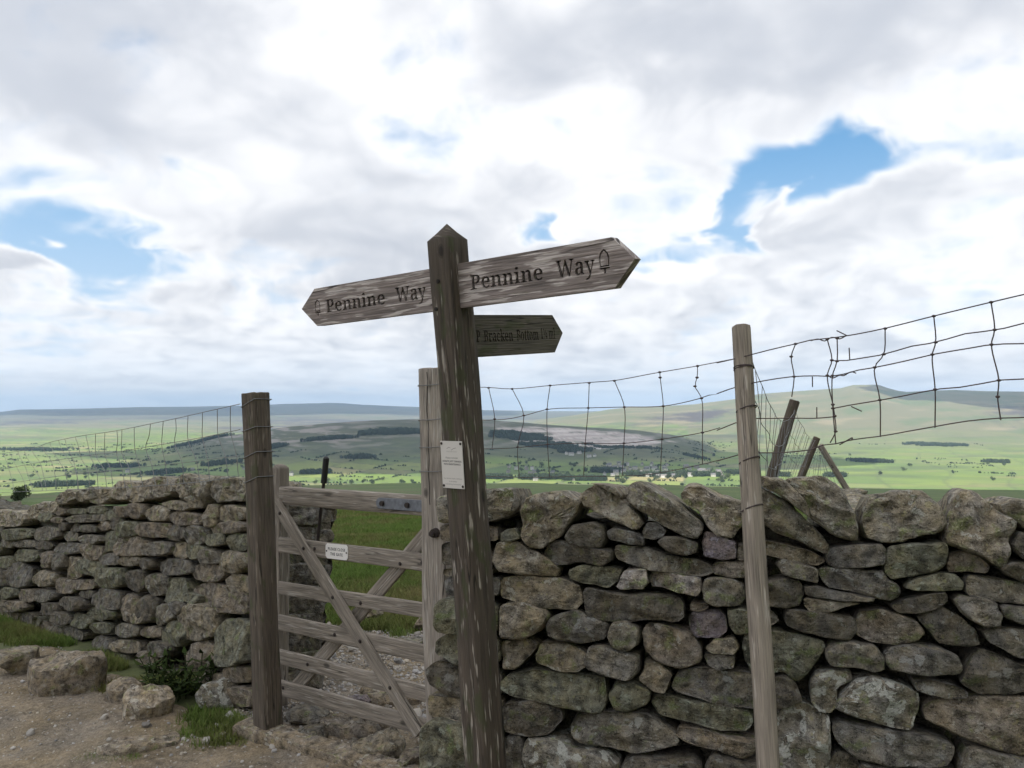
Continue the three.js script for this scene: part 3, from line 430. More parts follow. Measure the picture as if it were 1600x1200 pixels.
  ["n",[[1.031,1.029],[1.044,1.066],[1.141,1.073],[1.176,1.056],[1.184,1.003],[1.166,0.976],[1.079,0.966],[1.039,0.985]]],
  ["n",[[0.582,0.993],[0.596,1.005],[0.677,0.994],[0.762,0.986],[0.799,0.995],[0.927,0.994],[0.955,0.98],[0.959,0.927],[0.927,0.898],[0.855,0.91],[0.772,0.891],[0.688,0.89],[0.602,0.897]]],
  ["n",[[0.244,1.022],[0.332,1.038],[0.484,1.036],[0.559,1.01],[0.575,0.95],[0.539,0.923],[0.422,0.92],[0.313,0.938],[0.252,0.95]]],
  ["u",[[0.98,0.919],[0.999,0.941],[1.088,0.955],[1.11,0.928],[1.115,0.885],[1.087,0.858],[1.008,0.85],[0.986,0.875]]],
  ["n",[[1.119,0.955],[1.149,0.963],[1.197,0.96],[1.218,0.927],[1.2,0.882],[1.148,0.874],[1.127,0.903]]],
  ["n",[[1.231,0.963],[1.278,0.966],[1.301,0.933],[1.269,0.915],[1.235,0.918]]],
  ["n",[[0.99,0.978],[1.017,0.973],[1.048,0.975],[1.053,0.96],[1.017,0.948],[0.99,0.951]]],
  ["n",[[0.434,0.85],[0.465,0.892],[0.549,0.918],[0.623,0.893],[0.673,0.872],[0.66,0.816],[0.593,0.796],[0.488,0.798],[0.44,0.815]]],
  ["n",[[0.677,0.834],[0.697,0.879],[0.744,0.889],[0.795,0.866],[0.791,0.807],[0.749,0.781],[0.698,0.795]]],
  ["n",[[0.816,0.854],[0.827,0.881],[0.9,0.882],[0.99,0.862],[1.026,0.808],[1.017,0.763],[0.946,0.735],[0.864,0.75],[0.823,0.791]]],
  ["n",[[1.043,0.818],[1.079,0.849],[1.14,0.854],[1.157,0.822],[1.139,0.801],[1.061,0.797]]],
  ["n",[[1.039,0.789],[1.139,0.793],[1.143,0.752],[1.087,0.738],[1.052,0.753]]],
  ["n",[[0.59,0.727],[0.603,0.783],[0.66,0.792],[0.791,0.766],[0.791,0.708],[0.764,0.679],[0.68,0.689],[0.595,0.7]]],
  ["n",[[0.393,0.735],[0.413,0.782],[0.509,0.79],[0.583,0.756],[0.586,0.711],[0.553,0.684],[0.468,0.686],[0.399,0.706]]],
  ["n",[[0.799,0.682],[0.819,0.744],[0.873,0.742],[0.917,0.71],[0.901,0.665],[0.892,0.638],[0.847,0.638],[0.828,0.658]]],
  ["n",[[0.92,0.667],[0.946,0.72],[1.017,0.742],[1.104,0.736],[1.207,0.734],[1.219,0.613],[1.121,0.608],[1.016,0.632],[0.929,0.65]]],
  ["n",[[0.676,0.608],[0.708,0.656],[0.773,0.666],[0.836,0.641],[0.829,0.596],[0.765,0.563],[0.709,0.558]]],
  ["n",[[0.275,0.644],[0.373,0.673],[0.532,0.672],[0.661,0.674],[0.672,0.582],[0.647,0.541],[0.555,0.546],[0.428,0.558],[0.288,0.57],[0.244,0.601]]],
  ["n",[[0.839,0.597],[0.857,0.624],[0.928,0.622],[1.069,0.609],[1.189,0.6],[1.202,0.573],[1.18,0.533],[1.086,0.527],[0.981,0.542],[0.874,0.557]]],
  ["n",[[0.526,0.472],[0.559,0.523],[0.672,0.541],[0.81,0.555],[0.874,0.53],[0.928,0.493],[0.941,0.459],[0.865,0.434],[0.775,0.406],[0.683,0.422],[0.56,0.426]]],
  ["n",[[0.935,0.493],[0.947,0.519],[1.034,0.52],[1.12,0.507],[1.218,0.505],[1.205,0.463],[1.162,0.438],[1.068,0.456],[0.972,0.472]]],
  ["l",[[0.352,0.362],[0.367,0.418],[0.494,0.427],[0.546,0.404],[0.639,0.404],[0.71,0.374],[0.72,0.29],[0.36,0.245]]],
  ["n",[[0.734,0.362],[0.775,0.395],[0.883,0.404],[0.99,0.409],[1.016,0.391],[1.016,0.314],[0.739,0.279]]],
  ["n",[[1.042,0.402],[1.068,0.441],[1.171,0.43],[1.271,0.429],[1.27,0.346],[1.042,0.317]]],
  ["c",[[-0.04,1.335],[0.076,1.368],[0.291,1.384],[0.304,1.319],[0.294,1.282],[0.227,1.244],[-0.025,1.231],[-0.044,1.286]]],
  ["c",[[0.316,1.288],[0.337,1.341],[0.402,1.366],[0.5,1.372],[0.565,1.338],[0.544,1.29],[0.502,1.232],[0.481,1.19],[0.407,1.14],[0.352,1.163],[0.323,1.193],[0.333,1.241]]],
  ["n",[[0.23,1.158],[0.307,1.172],[0.385,1.134],[0.473,1.076],[0.468,1.04],[0.365,1.045],[0.238,1.048],[0.209,1.094]]],
  ["n",[[0.229,1.2],[0.301,1.224],[0.32,1.185],[0.285,1.171],[0.235,1.169]]],
  ["n",[[0.241,0.918],[0.334,0.937],[0.432,0.913],[0.444,0.881],[0.402,0.827],[0.337,0.797],[0.25,0.795]]],
  ["n",[[0.25,0.77],[0.359,0.791],[0.392,0.766],[0.361,0.723],[0.308,0.672],[0.258,0.673]]],
  ["n",[[0.262,0.532],[0.375,0.558],[0.492,0.54],[0.496,0.496],[0.441,0.441],[0.356,0.427],[0.27,0.437]]],
  ["n",[[0.27,0.41],[0.34,0.418],[0.348,0.312],[0.328,0.251],[0.274,0.244]]],
  ["n",[[-0.022,1.22],[0.091,1.226],[0.215,1.221],[0.216,1.173],[0.105,1.161],[-0.017,1.158]]],
  ["n",[[-0.022,1.147],[0.139,1.158],[0.197,1.114],[0.198,1.072],[0.085,1.058],[-0.01,1.061]]],
  ["n",[[-0.001,1.046],[0.108,1.055],[0.199,1.056],[0.199,1.03],[0.006,1.017]]],
  ["n",[[0.004,1.007],[0.109,1.017],[0.231,1.02],[0.233,0.954],[0.111,0.941],[0.014,0.944]]],
  ["n",[[-0.02,0.92],[0.112,0.935],[0.23,0.918],[0.233,0.814],[0.093,0.794],[-0.01,0.802]]],
  ["n",[[-0.026,0.758],[0.036,0.792],[0.239,0.782],[0.241,0.713],[0.208,0.679],[0.085,0.677],[-0.024,0.706]]],
  ["n",[[-0.063,0.64],[-0.018,0.675],[0.097,0.672],[0.242,0.652],[0.255,0.572],[0.112,0.543],[0.021,0.551],[-0.055,0.584]]],
  ["n",[[-0.053,0.54],[0.106,0.535],[0.25,0.551],[0.253,0.461],[0.103,0.453],[-0.039,0.456]]],
  ["n",[[-0.069,0.417],[-0.021,0.45],[0.115,0.448],[0.256,0.441],[0.261,0.243],[-0.069,0.181]]],
];
const WALL_LEFT_STONES = [
  ["c",[[4.547,1.522],[4.508,1.454],[4.33,1.441],[4.188,1.421],[4.061,1.471],[4.069,1.516],[4.136,1.581],[4.341,1.589],[4.482,1.589]]],
  ["c",[[4.086,1.452],[4.053,1.379],[3.96,1.368],[3.888,1.357],[3.819,1.417],[3.825,1.524],[3.881,1.568],[4.005,1.564],[4.098,1.553]]],
  ["c",[[3.915,1.524],[3.95,1.485],[3.891,1.437],[3.803,1.404],[3.65,1.422],[3.559,1.468],[3.534,1.523],[3.662,1.56],[3.792,1.584]]],
  ["c",[[3.557,1.483],[3.557,1.435],[3.44,1.403],[3.189,1.371],[3.054,1.387],[2.955,1.431],[3.046,1.494],[3.343,1.543],[3.479,1.538]]],
  ["c",[[2.922,1.408],[2.924,1.349],[2.757,1.333],[2.601,1.327],[2.524,1.355],[2.516,1.429],[2.626,1.474],[2.732,1.478],[2.869,1.472]]],
  ["c",[[2.625,1.38],[2.597,1.344],[2.406,1.282],[2.271,1.264],[2.088,1.269],[2.065,1.309],[2.093,1.353],[2.293,1.391],[2.538,1.405]]],
  ["c",[[2.302,1.367],[2.29,1.329],[2.165,1.294],[1.962,1.253],[1.838,1.256],[1.778,1.3],[1.865,1.343],[2.061,1.384],[2.206,1.403]]],
  ["c",[[1.858,1.335],[1.827,1.273],[1.672,1.233],[1.508,1.201],[1.252,1.191],[1.212,1.221],[1.341,1.291],[1.55,1.334],[1.743,1.357]]],
  ["c",[[1.355,1.179],[1.319,1.116],[1.032,1.046],[0.79,1.014],[0.565,1.017],[0.49,1.063],[0.676,1.14],[0.98,1.188],[1.262,1.215]]],
  ["c",[[0.528,1.004],[0.475,0.927],[0.151,0.885],[-0.093,0.868],[-0.307,0.885],[-0.314,0.969],[-0.123,1.023],[0.19,1.043],[0.483,1.046]]],
  ["c",[[3.121,1.382],[3.12,1.351],[3.021,1.334],[2.953,1.322],[2.865,1.333],[2.84,1.356],[2.865,1.376],[2.976,1.392],[3.073,1.403]]],
  ["n",[[4.563,1.393],[4.556,1.354],[4.43,1.328],[4.315,1.317],[4.223,1.333],[4.206,1.372],[4.25,1.408],[4.409,1.42],[4.541,1.417]]],
  ["n",[[4.59,1.32],[4.566,1.281],[4.449,1.258],[4.278,1.233],[4.186,1.233],[4.155,1.262],[4.292,1.306],[4.398,1.325],[4.518,1.336]]],
  ["n",[[4.367,1.215],[4.376,1.184],[4.284,1.164],[4.194,1.152],[4.106,1.17],[4.086,1.198],[4.156,1.223],[4.273,1.242],[4.344,1.243]]],
  ["n",[[4.635,1.219],[4.622,1.179],[4.534,1.161],[4.459,1.155],[4.413,1.198],[4.412,1.231],[4.482,1.271],[4.539,1.268],[4.634,1.271]]],
  ["n",[[4.247,1.342],[4.247,1.288],[4.189,1.272],[4.132,1.27],[4.097,1.307],[4.085,1.352],[4.112,1.402],[4.176,1.412],[4.214,1.402]]],
  ["n",[[4.072,1.297],[4.018,1.269],[3.848,1.246],[3.685,1.237],[3.589,1.265],[3.597,1.305],[3.676,1.333],[3.845,1.338],[4.033,1.329]]],
  ["n",[[3.589,1.292],[3.591,1.258],[3.403,1.237],[3.283,1.228],[3.198,1.258],[3.188,1.289],[3.312,1.332],[3.411,1.343],[3.588,1.331]]],
  ["n",[[3.918,1.368],[3.837,1.344],[3.753,1.338],[3.565,1.336],[3.423,1.356],[3.441,1.369],[3.59,1.392],[3.726,1.396],[3.851,1.392]]],
  ["n",[[3.165,1.291],[3.16,1.254],[3.089,1.218],[2.997,1.223],[2.954,1.245],[2.94,1.288],[3.001,1.326],[3.045,1.333],[3.131,1.328]]],
  ["n",[[2.93,1.254],[2.919,1.227],[2.846,1.212],[2.756,1.205],[2.72,1.222],[2.7,1.256],[2.729,1.287],[2.833,1.294],[2.907,1.287]]],
  ["n",[[2.701,1.221],[2.677,1.188],[2.605,1.173],[2.509,1.166],[2.424,1.179],[2.401,1.218],[2.455,1.234],[2.6,1.253],[2.68,1.242]]],
  ["n",[[2.457,1.239],[2.462,1.218],[2.321,1.199],[2.187,1.186],[2.054,1.196],[2.047,1.215],[2.144,1.241],[2.302,1.254],[2.427,1.256]]],
  ["n",[[2.069,1.196],[2.033,1.17],[1.891,1.155],[1.75,1.141],[1.648,1.151],[1.655,1.168],[1.721,1.187],[1.888,1.204],[2.051,1.206]]],
  ["n",[[1.604,1.151],[1.599,1.129],[1.497,1.111],[1.364,1.102],[1.305,1.117],[1.307,1.137],[1.398,1.16],[1.488,1.169],[1.596,1.169]]],
  ["n",[[1.296,1.084],[1.295,1.055],[1.219,1.027],[1.123,1.024],[1.05,1.043],[1.031,1.076],[1.076,1.097],[1.193,1.116],[1.282,1.106]]],
  ["n",[[2.473,1.184],[2.452,1.151],[2.25,1.125],[1.755,1.072],[1.675,1.081],[1.606,1.093],[1.804,1.141],[2.085,1.168],[2.407,1.2]]],
  ["n",[[2.588,1.131],[2.568,1.107],[2.504,1.085],[2.38,1.076],[2.286,1.086],[2.282,1.106],[2.323,1.133],[2.48,1.151],[2.566,1.145]]],
  ["n",[[2.85,1.166],[2.833,1.129],[2.75,1.104],[2.641,1.104],[2.584,1.121],[2.588,1.155],[2.63,1.19],[2.742,1.21],[2.807,1.199]]],
  ["n",[[3.108,1.175],[3.134,1.134],[3.038,1.1],[2.889,1.073],[2.803,1.079],[2.763,1.117],[2.801,1.163],[2.944,1.198],[3.083,1.201]]],
  ["n",[[3.631,1.193],[3.601,1.147],[3.388,1.123],[3.215,1.114],[3.113,1.143],[3.124,1.167],[3.19,1.209],[3.434,1.229],[3.585,1.238]]],
  ["n",[[3.836,1.209],[3.846,1.171],[3.75,1.136],[3.675,1.136],[3.623,1.159],[3.621,1.194],[3.656,1.238],[3.75,1.242],[3.823,1.237]]],
  ["n",[[4.136,1.216],[4.109,1.167],[4.042,1.146],[3.932,1.139],[3.858,1.163],[3.853,1.216],[3.932,1.251],[3.988,1.258],[4.098,1.251]]],
  ["n",[[2.277,1.081],[2.282,1.052],[2.155,1.035],[2.045,1.024],[1.95,1.034],[1.946,1.058],[2.001,1.079],[2.166,1.098],[2.271,1.095]]],
  ["n",[[1.938,1.054],[1.92,1.024],[1.859,1.009],[1.746,0.995],[1.699,1.009],[1.69,1.037],[1.755,1.069],[1.839,1.075],[1.895,1.077]]],
  ["n",[[1.672,1.039],[1.667,1.014],[1.601,0.997],[1.51,0.987],[1.448,1.0],[1.44,1.03],[1.498,1.052],[1.576,1.06],[1.654,1.06]]],
  ["n",[[1.527,0.971],[1.525,0.939],[1.304,0.883],[0.964,0.839],[0.805,0.849],[0.788,0.892],[0.866,0.944],[1.242,0.997],[1.517,1.006]]],
  ["n",[[0.773,0.885],[0.774,0.854],[0.424,0.791],[0.093,0.748],[0.008,0.769],[-0.03,0.803],[0.119,0.864],[0.474,0.906],[0.68,0.918]]],
  ["n",[[1.884,0.975],[1.886,0.946],[1.772,0.925],[1.648,0.91],[1.558,0.934],[1.535,0.958],[1.598,0.983],[1.737,1.003],[1.871,1.0]]],
  ["n",[[1.538,1.077],[1.516,1.052],[1.458,1.042],[1.339,1.036],[1.31,1.042],[1.29,1.064],[1.331,1.081],[1.435,1.094],[1.527,1.093]]],
  ["n",[[2.445,1.004],[2.372,0.968],[2.234,0.95],[2.078,0.945],[1.989,0.959],[2.015,0.985],[2.084,1.01],[2.226,1.024],[2.394,1.024]]],
  ["n",[[2.73,1.027],[2.732,0.969],[2.615,0.939],[2.511,0.926],[2.451,0.957],[2.422,1.004],[2.446,1.064],[2.574,1.087],[2.659,1.087]]],
  ["n",[[3.295,1.048],[3.279,0.993],[3.066,0.957],[2.792,0.932],[2.718,0.955],[2.728,1.025],[2.801,1.065],[3.055,1.094],[3.293,1.084]]],
  ["n",[[3.672,1.09],[3.655,1.048],[3.56,1.024],[3.392,0.997],[3.333,1.005],[3.298,1.038],[3.345,1.076],[3.472,1.104],[3.646,1.112]]],
  ["n",[[3.875,1.086],[3.884,1.056],[3.822,1.032],[3.726,1.028],[3.661,1.044],[3.649,1.085],[3.678,1.118],[3.797,1.138],[3.853,1.129]]],
  ["n",[[4.123,1.097],[4.095,1.071],[4.018,1.048],[3.915,1.043],[3.846,1.074],[3.861,1.104],[3.883,1.131],[4.007,1.146],[4.118,1.135]]],
  ["n",[[4.363,1.096],[4.323,1.064],[4.235,1.049],[4.117,1.04],[4.092,1.061],[4.088,1.095],[4.135,1.13],[4.23,1.137],[4.334,1.133]]],
  ["n",[[4.667,1.091],[4.634,1.06],[4.501,1.02],[4.398,1.024],[4.318,1.047],[4.35,1.116],[4.392,1.147],[4.521,1.162],[4.647,1.153]]],
  ["n",[[1.343,0.845],[1.289,0.812],[1.207,0.792],[1.042,0.776],[0.929,0.785],[0.936,0.82],[1.016,0.845],[1.157,0.864],[1.271,0.868]]],
  ["n",[[2.01,0.902],[1.988,0.858],[1.744,0.815],[1.57,0.797],[1.365,0.795],[1.366,0.834],[1.453,0.876],[1.748,0.914],[1.955,0.924]]],
  ["n",[[2.499,0.898],[2.424,0.852],[2.332,0.836],[2.18,0.832],[2.052,0.868],[2.045,0.906],[2.144,0.949],[2.347,0.956],[2.47,0.955]]],
  ["n",[[0.925,0.815],[0.908,0.79],[0.716,0.755],[0.435,0.726],[0.332,0.729],[0.345,0.764],[0.496,0.8],[0.668,0.819],[0.864,0.832]]],
  ["n",[[0.274,0.754],[0.256,0.721],[0.147,0.688],[-0.049,0.672],[-0.162,0.676],[-0.185,0.722],[-0.133,0.756],[0.042,0.779],[0.24,0.785]]],
  ["n",[[2.787,0.897],[2.796,0.878],[2.712,0.852],[2.597,0.835],[2.521,0.861],[2.517,0.88],[2.595,0.923],[2.683,0.935],[2.752,0.932]]],
  ["n",[[3.19,0.937],[3.162,0.908],[3.054,0.886],[2.867,0.865],[2.815,0.872],[2.804,0.898],[2.885,0.938],[2.997,0.949],[3.161,0.963]]],
  ["n",[[3.457,0.951],[3.445,0.926],[3.357,0.897],[3.241,0.886],[3.2,0.908],[3.186,0.94],[3.238,0.963],[3.326,0.978],[3.434,0.974]]],
  ["n",[[3.985,0.99],[3.974,0.959],[3.785,0.92],[3.561,0.889],[3.481,0.919],[3.466,0.965],[3.578,1.003],[3.737,1.018],[3.918,1.026]]],
  ["n",[[4.379,0.998],[4.315,0.955],[4.218,0.937],[4.012,0.924],[3.954,0.961],[3.959,0.987],[4.052,1.029],[4.221,1.048],[4.334,1.046]]],
  ["n",[[4.695,0.98],[4.699,0.952],[4.609,0.922],[4.512,0.907],[4.436,0.942],[4.434,0.979],[4.519,1.029],[4.577,1.035],[4.691,1.022]]],
  ["n",[[1.032,0.71],[0.993,0.664],[0.787,0.635],[0.375,0.585],[0.227,0.597],[0.236,0.647],[0.358,0.698],[0.67,0.733],[1.014,0.754]]],
  ["n",[[1.402,0.716],[1.308,0.646],[1.171,0.627],[1.105,0.629],[1.032,0.673],[1.099,0.746],[1.205,0.783],[1.314,0.787],[1.393,0.766]]],
  ["n",[[1.72,0.766],[1.726,0.706],[1.601,0.669],[1.457,0.65],[1.41,0.686],[1.394,0.752],[1.439,0.793],[1.59,0.809],[1.698,0.807]]],
  ["n",[[2.008,0.755],[2.021,0.678],[1.896,0.639],[1.767,0.623],[1.706,0.661],[1.683,0.731],[1.742,0.796],[1.835,0.805],[1.949,0.815]]],
  ["n",[[2.557,0.783],[2.534,0.74],[2.367,0.723],[2.054,0.71],[1.997,0.74],[2.042,0.801],[2.199,0.84],[2.358,0.843],[2.586,0.835]]],
  ["n",[[0.281,0.566],[0.294,0.53],[0.168,0.498],[0.007,0.481],[-0.056,0.51],[-0.089,0.536],[-0.031,0.576],[0.087,0.599],[0.231,0.608]]],
  ["n",[[2.953,0.783],[2.921,0.733],[2.736,0.68],[2.546,0.655],[2.423,0.692],[2.414,0.758],[2.464,0.8],[2.766,0.838],[2.873,0.845]]],
  ["n",[[3.274,0.814],[3.271,0.766],[3.19,0.723],[3.075,0.712],[3.008,0.732],[2.994,0.813],[3.037,0.848],[3.148,0.871],[3.228,0.87]]],
  ["n",[[3.612,0.838],[3.613,0.781],[3.483,0.742],[3.361,0.728],[3.283,0.761],[3.255,0.82],[3.319,0.861],[3.429,0.882],[3.577,0.89]]],
  ["n",[[3.938,0.849],[3.934,0.793],[3.837,0.74],[3.746,0.721],[3.638,0.735],[3.587,0.799],[3.592,0.851],[3.77,0.905],[3.866,0.907]]],
  ["n",[[4.687,0.871],[4.669,0.818],[4.366,0.78],[4.108,0.786],[3.993,0.842],[4.048,0.891],[4.209,0.938],[4.505,0.938],[4.682,0.925]]],
  ["n",[[0.821,0.519],[0.806,0.43],[0.663,0.38],[0.387,0.352],[0.168,0.403],[0.151,0.466],[0.247,0.548],[0.478,0.595],[0.792,0.583]]],
  ["n",[[1.577,0.595],[1.528,0.545],[1.353,0.496],[1.131,0.463],[0.925,0.475],[0.895,0.517],[1.093,0.597],[1.233,0.618],[1.522,0.624]]],
  ["n",[[1.964,0.579],[1.915,0.525],[1.745,0.491],[1.599,0.481],[1.54,0.523],[1.538,0.554],[1.612,0.607],[1.796,0.622],[1.952,0.621]]],
  ["n",[[2.359,0.657],[2.332,0.622],[2.18,0.593],[2.002,0.563],[1.897,0.573],[1.878,0.605],[1.95,0.637],[2.171,0.667],[2.305,0.685]]],
  ["n",[[2.899,0.628],[2.885,0.552],[2.695,0.517],[2.529,0.495],[2.391,0.519],[2.381,0.587],[2.546,0.658],[2.735,0.674],[2.887,0.677]]],
  ["n",[[3.232,0.626],[3.21,0.542],[3.056,0.494],[2.963,0.486],[2.905,0.562],[2.898,0.623],[2.979,0.675],[3.081,0.689],[3.22,0.665]]],
  ["n",[[3.5,0.645],[3.474,0.578],[3.396,0.555],[3.276,0.541],[3.242,0.58],[3.248,0.659],[3.33,0.725],[3.397,0.726],[3.488,0.706]]],
  ["n",[[3.721,0.69],[3.769,0.647],[3.698,0.604],[3.537,0.549],[3.478,0.565],[3.441,0.6],[3.411,0.652],[3.542,0.689],[3.642,0.714]]],
  ["n",[[4.135,0.813],[4.111,0.784],[4.043,0.778],[3.966,0.773],[3.903,0.781],[3.92,0.81],[3.95,0.835],[4.061,0.843],[4.136,0.839]]],
  ["n",[[1.014,0.37],[0.998,0.33],[0.878,0.291],[0.739,0.273],[0.601,0.279],[0.578,0.334],[0.686,0.378],[0.827,0.395],[0.967,0.405]]],
  ["n",[[1.551,0.45],[1.531,0.417],[1.415,0.375],[1.217,0.343],[1.063,0.344],[1.02,0.376],[1.13,0.436],[1.322,0.471],[1.498,0.479]]],
  ["n",[[2.227,0.472],[2.202,0.432],[1.971,0.394],[1.824,0.382],[1.639,0.392],[1.632,0.424],[1.76,0.477],[1.999,0.507],[2.185,0.515]]],
  ["n",[[2.38,0.584],[2.381,0.565],[2.261,0.537],[2.174,0.525],[2.082,0.531],[2.059,0.544],[2.103,0.571],[2.237,0.591],[2.348,0.604]]],
  ["n",[[0.355,0.418],[0.372,0.379],[0.249,0.346],[0.161,0.332],[0.051,0.37],[0.037,0.404],[0.094,0.459],[0.216,0.484],[0.324,0.478]]],
  ["n",[[4.367,0.69],[4.358,0.641],[4.142,0.566],[3.945,0.54],[3.838,0.599],[3.825,0.691],[3.979,0.777],[4.172,0.792],[4.352,0.789]]],
  ["n",[[2.834,0.502],[2.802,0.471],[2.581,0.425],[2.374,0.399],[2.235,0.409],[2.259,0.454],[2.391,0.495],[2.555,0.517],[2.809,0.532]]],
  ["n",[[4.779,0.663],[4.792,0.582],[4.63,0.512],[4.448,0.483],[4.382,0.532],[4.336,0.671],[4.461,0.747],[4.616,0.778],[4.765,0.768]]],
  ["n",[[0.818,0.24],[0.785,0.2],[0.54,0.148],[0.37,0.117],[0.162,0.116],[0.164,0.15],[0.341,0.219],[0.498,0.248],[0.743,0.277]]],
  ["n",[[1.633,0.346],[1.623,0.315],[1.486,0.278],[1.362,0.256],[1.215,0.26],[1.213,0.315],[1.274,0.347],[1.455,0.38],[1.576,0.393]]],
  ["n",[[2.047,0.333],[2.007,0.295],[1.809,0.257],[1.639,0.25],[1.593,0.282],[1.603,0.318],[1.669,0.34],[1.917,0.367],[2.04,0.359]]],
  ["n",[[2.372,0.371],[2.305,0.316],[2.209,0.298],[2.03,0.293],[1.954,0.308],[1.965,0.356],[2.051,0.395],[2.221,0.408],[2.354,0.397]]],
  ["n",[[2.782,0.411],[2.759,0.365],[2.658,0.341],[2.514,0.318],[2.452,0.33],[2.444,0.353],[2.507,0.394],[2.647,0.422],[2.747,0.433]]],
  ["n",[[3.913,0.736],[3.9,0.701],[3.858,0.679],[3.771,0.67],[3.731,0.692],[3.713,0.723],[3.765,0.746],[3.822,0.761],[3.891,0.756]]],
  ["n",[[3.299,0.482],[3.283,0.442],[3.071,0.385],[2.916,0.363],[2.792,0.366],[2.803,0.421],[2.95,0.468],[3.135,0.496],[3.294,0.503]]],
  ["n",[[3.587,0.516],[3.6,0.495],[3.466,0.458],[3.406,0.449],[3.315,0.454],[3.3,0.477],[3.355,0.513],[3.466,0.537],[3.587,0.548]]],
  ["n",[[3.985,0.555],[3.92,0.493],[3.749,0.456],[3.626,0.462],[3.603,0.522],[3.641,0.565],[3.73,0.618],[3.922,0.629],[3.993,0.607]]],
  ["n",[[2.223,0.228],[2.199,0.204],[1.854,0.182],[1.659,0.178],[1.51,0.203],[1.538,0.231],[1.737,0.266],[1.985,0.273],[2.231,0.267]]],
  ["n",[[2.796,0.267],[2.771,0.212],[2.613,0.164],[2.506,0.146],[2.393,0.163],[2.363,0.224],[2.43,0.27],[2.558,0.305],[2.736,0.321]]],
  ["n",[[3.294,0.356],[3.294,0.332],[3.139,0.294],[2.941,0.265],[2.845,0.282],[2.863,0.314],[2.98,0.357],[3.122,0.382],[3.252,0.391]]],
  ["n",[[4.344,0.474],[4.293,0.426],[4.163,0.405],[4.091,0.408],[4.028,0.461],[4.088,0.54],[4.2,0.582],[4.288,0.574],[4.373,0.551]]],
  ["n",[[3.771,0.43],[3.735,0.387],[3.635,0.374],[3.535,0.366],[3.496,0.385],[3.508,0.43],[3.549,0.458],[3.697,0.472],[3.771,0.465]]],
  ["n",[[3.632,0.363],[3.61,0.314],[3.528,0.287],[3.332,0.249],[3.273,0.277],[3.261,0.306],[3.343,0.348],[3.453,0.372],[3.62,0.394]]],
  ["n",[[3.388,0.576],[3.375,0.546],[3.302,0.525],[3.205,0.512],[3.138,0.516],[3.123,0.547],[3.174,0.576],[3.265,0.589],[3.377,0.598]]],
  ["n",[[4.562,0.377],[4.572,0.329],[4.364,0.269],[4.184,0.229],[4.097,0.267],[4.077,0.313],[4.237,0.39],[4.358,0.414],[4.537,0.429]]],
  ["n",[[4.788,0.509],[4.774,0.455],[4.666,0.428],[4.582,0.409],[4.494,0.431],[4.472,0.465],[4.561,0.504],[4.678,0.534],[4.776,0.536]]],
  ["n",[[3.087,0.232],[3.078,0.212],[2.971,0.175],[2.904,0.159],[2.807,0.162],[2.796,0.189],[2.865,0.236],[2.962,0.257],[3.072,0.264]]],
  ["n",[[1.795,0.198],[1.778,0.172],[1.635,0.126],[1.558,0.111],[1.428,0.118],[1.432,0.152],[1.465,0.181],[1.644,0.213],[1.747,0.224]]],
  ["n",[[4.833,0.39],[4.827,0.332],[4.747,0.315],[4.61,0.282],[4.548,0.301],[4.543,0.339],[4.589,0.387],[4.714,0.419],[4.823,0.42]]],
  ["n",[[0.519,0.322],[0.526,0.286],[0.317,0.233],[0.135,0.203],[0.074,0.235],[0.062,0.267],[0.119,0.31],[0.289,0.34],[0.489,0.353]]],
  ["n",[[-0.045,0.409],[-0.057,0.339],[-0.272,0.283],[-0.553,0.25],[-0.738,0.282],[-0.712,0.354],[-0.534,0.421],[-0.287,0.453],[-0.096,0.452]]],
  ["n",[[-0.101,0.651],[-0.147,0.59],[-0.323,0.561],[-0.63,0.524],[-0.798,0.548],[-0.868,0.585],[-0.637,0.654],[-0.405,0.678],[-0.126,0.682]]],
  ["n",[[-0.175,0.847],[-0.222,0.793],[-0.47,0.752],[-0.82,0.716],[-1.055,0.75],[-0.998,0.802],[-0.923,0.835],[-0.504,0.881],[-0.306,0.884]]],
  ["n",[[-0.05,0.203],[-0.083,0.132],[-0.233,0.09],[-0.488,0.048],[-0.737,0.064],[-0.748,0.124],[-0.621,0.178],[-0.352,0.223],[-0.067,0.234]]],
  ["c",[[-0.271,0.953],[-0.239,0.916],[-0.594,0.865],[-0.814,0.844],[-1.063,0.862],[-1.097,0.922],[-0.951,0.961],[-0.605,0.99],[-0.33,1.0]]],
  ["c",[[-0.979,0.786],[-1.04,0.728],[-1.356,0.678],[-1.637,0.65],[-1.918,0.679],[-1.997,0.734],[-1.742,0.809],[-1.465,0.838],[-1.084,0.847]]],
  ["n",[[-0.921,0.612],[-1.002,0.543],[-1.271,0.502],[-1.634,0.467],[-1.868,0.471],[-1.882,0.522],[-1.719,0.59],[-1.337,0.631],[-1.014,0.661]]],
  ["n",[[-0.837,0.438],[-0.903,0.369],[-1.214,0.292],[-1.46,0.267],[-1.77,0.275],[-1.796,0.344],[-1.534,0.416],[-1.254,0.46],[-1.004,0.467]]],
  ["n",[[-0.743,0.211],[-0.731,0.176],[-1.153,0.08],[-1.459,0.041],[-1.677,0.062],[-1.64,0.125],[-1.589,0.189],[-1.109,0.258],[-0.876,0.271]]],
];
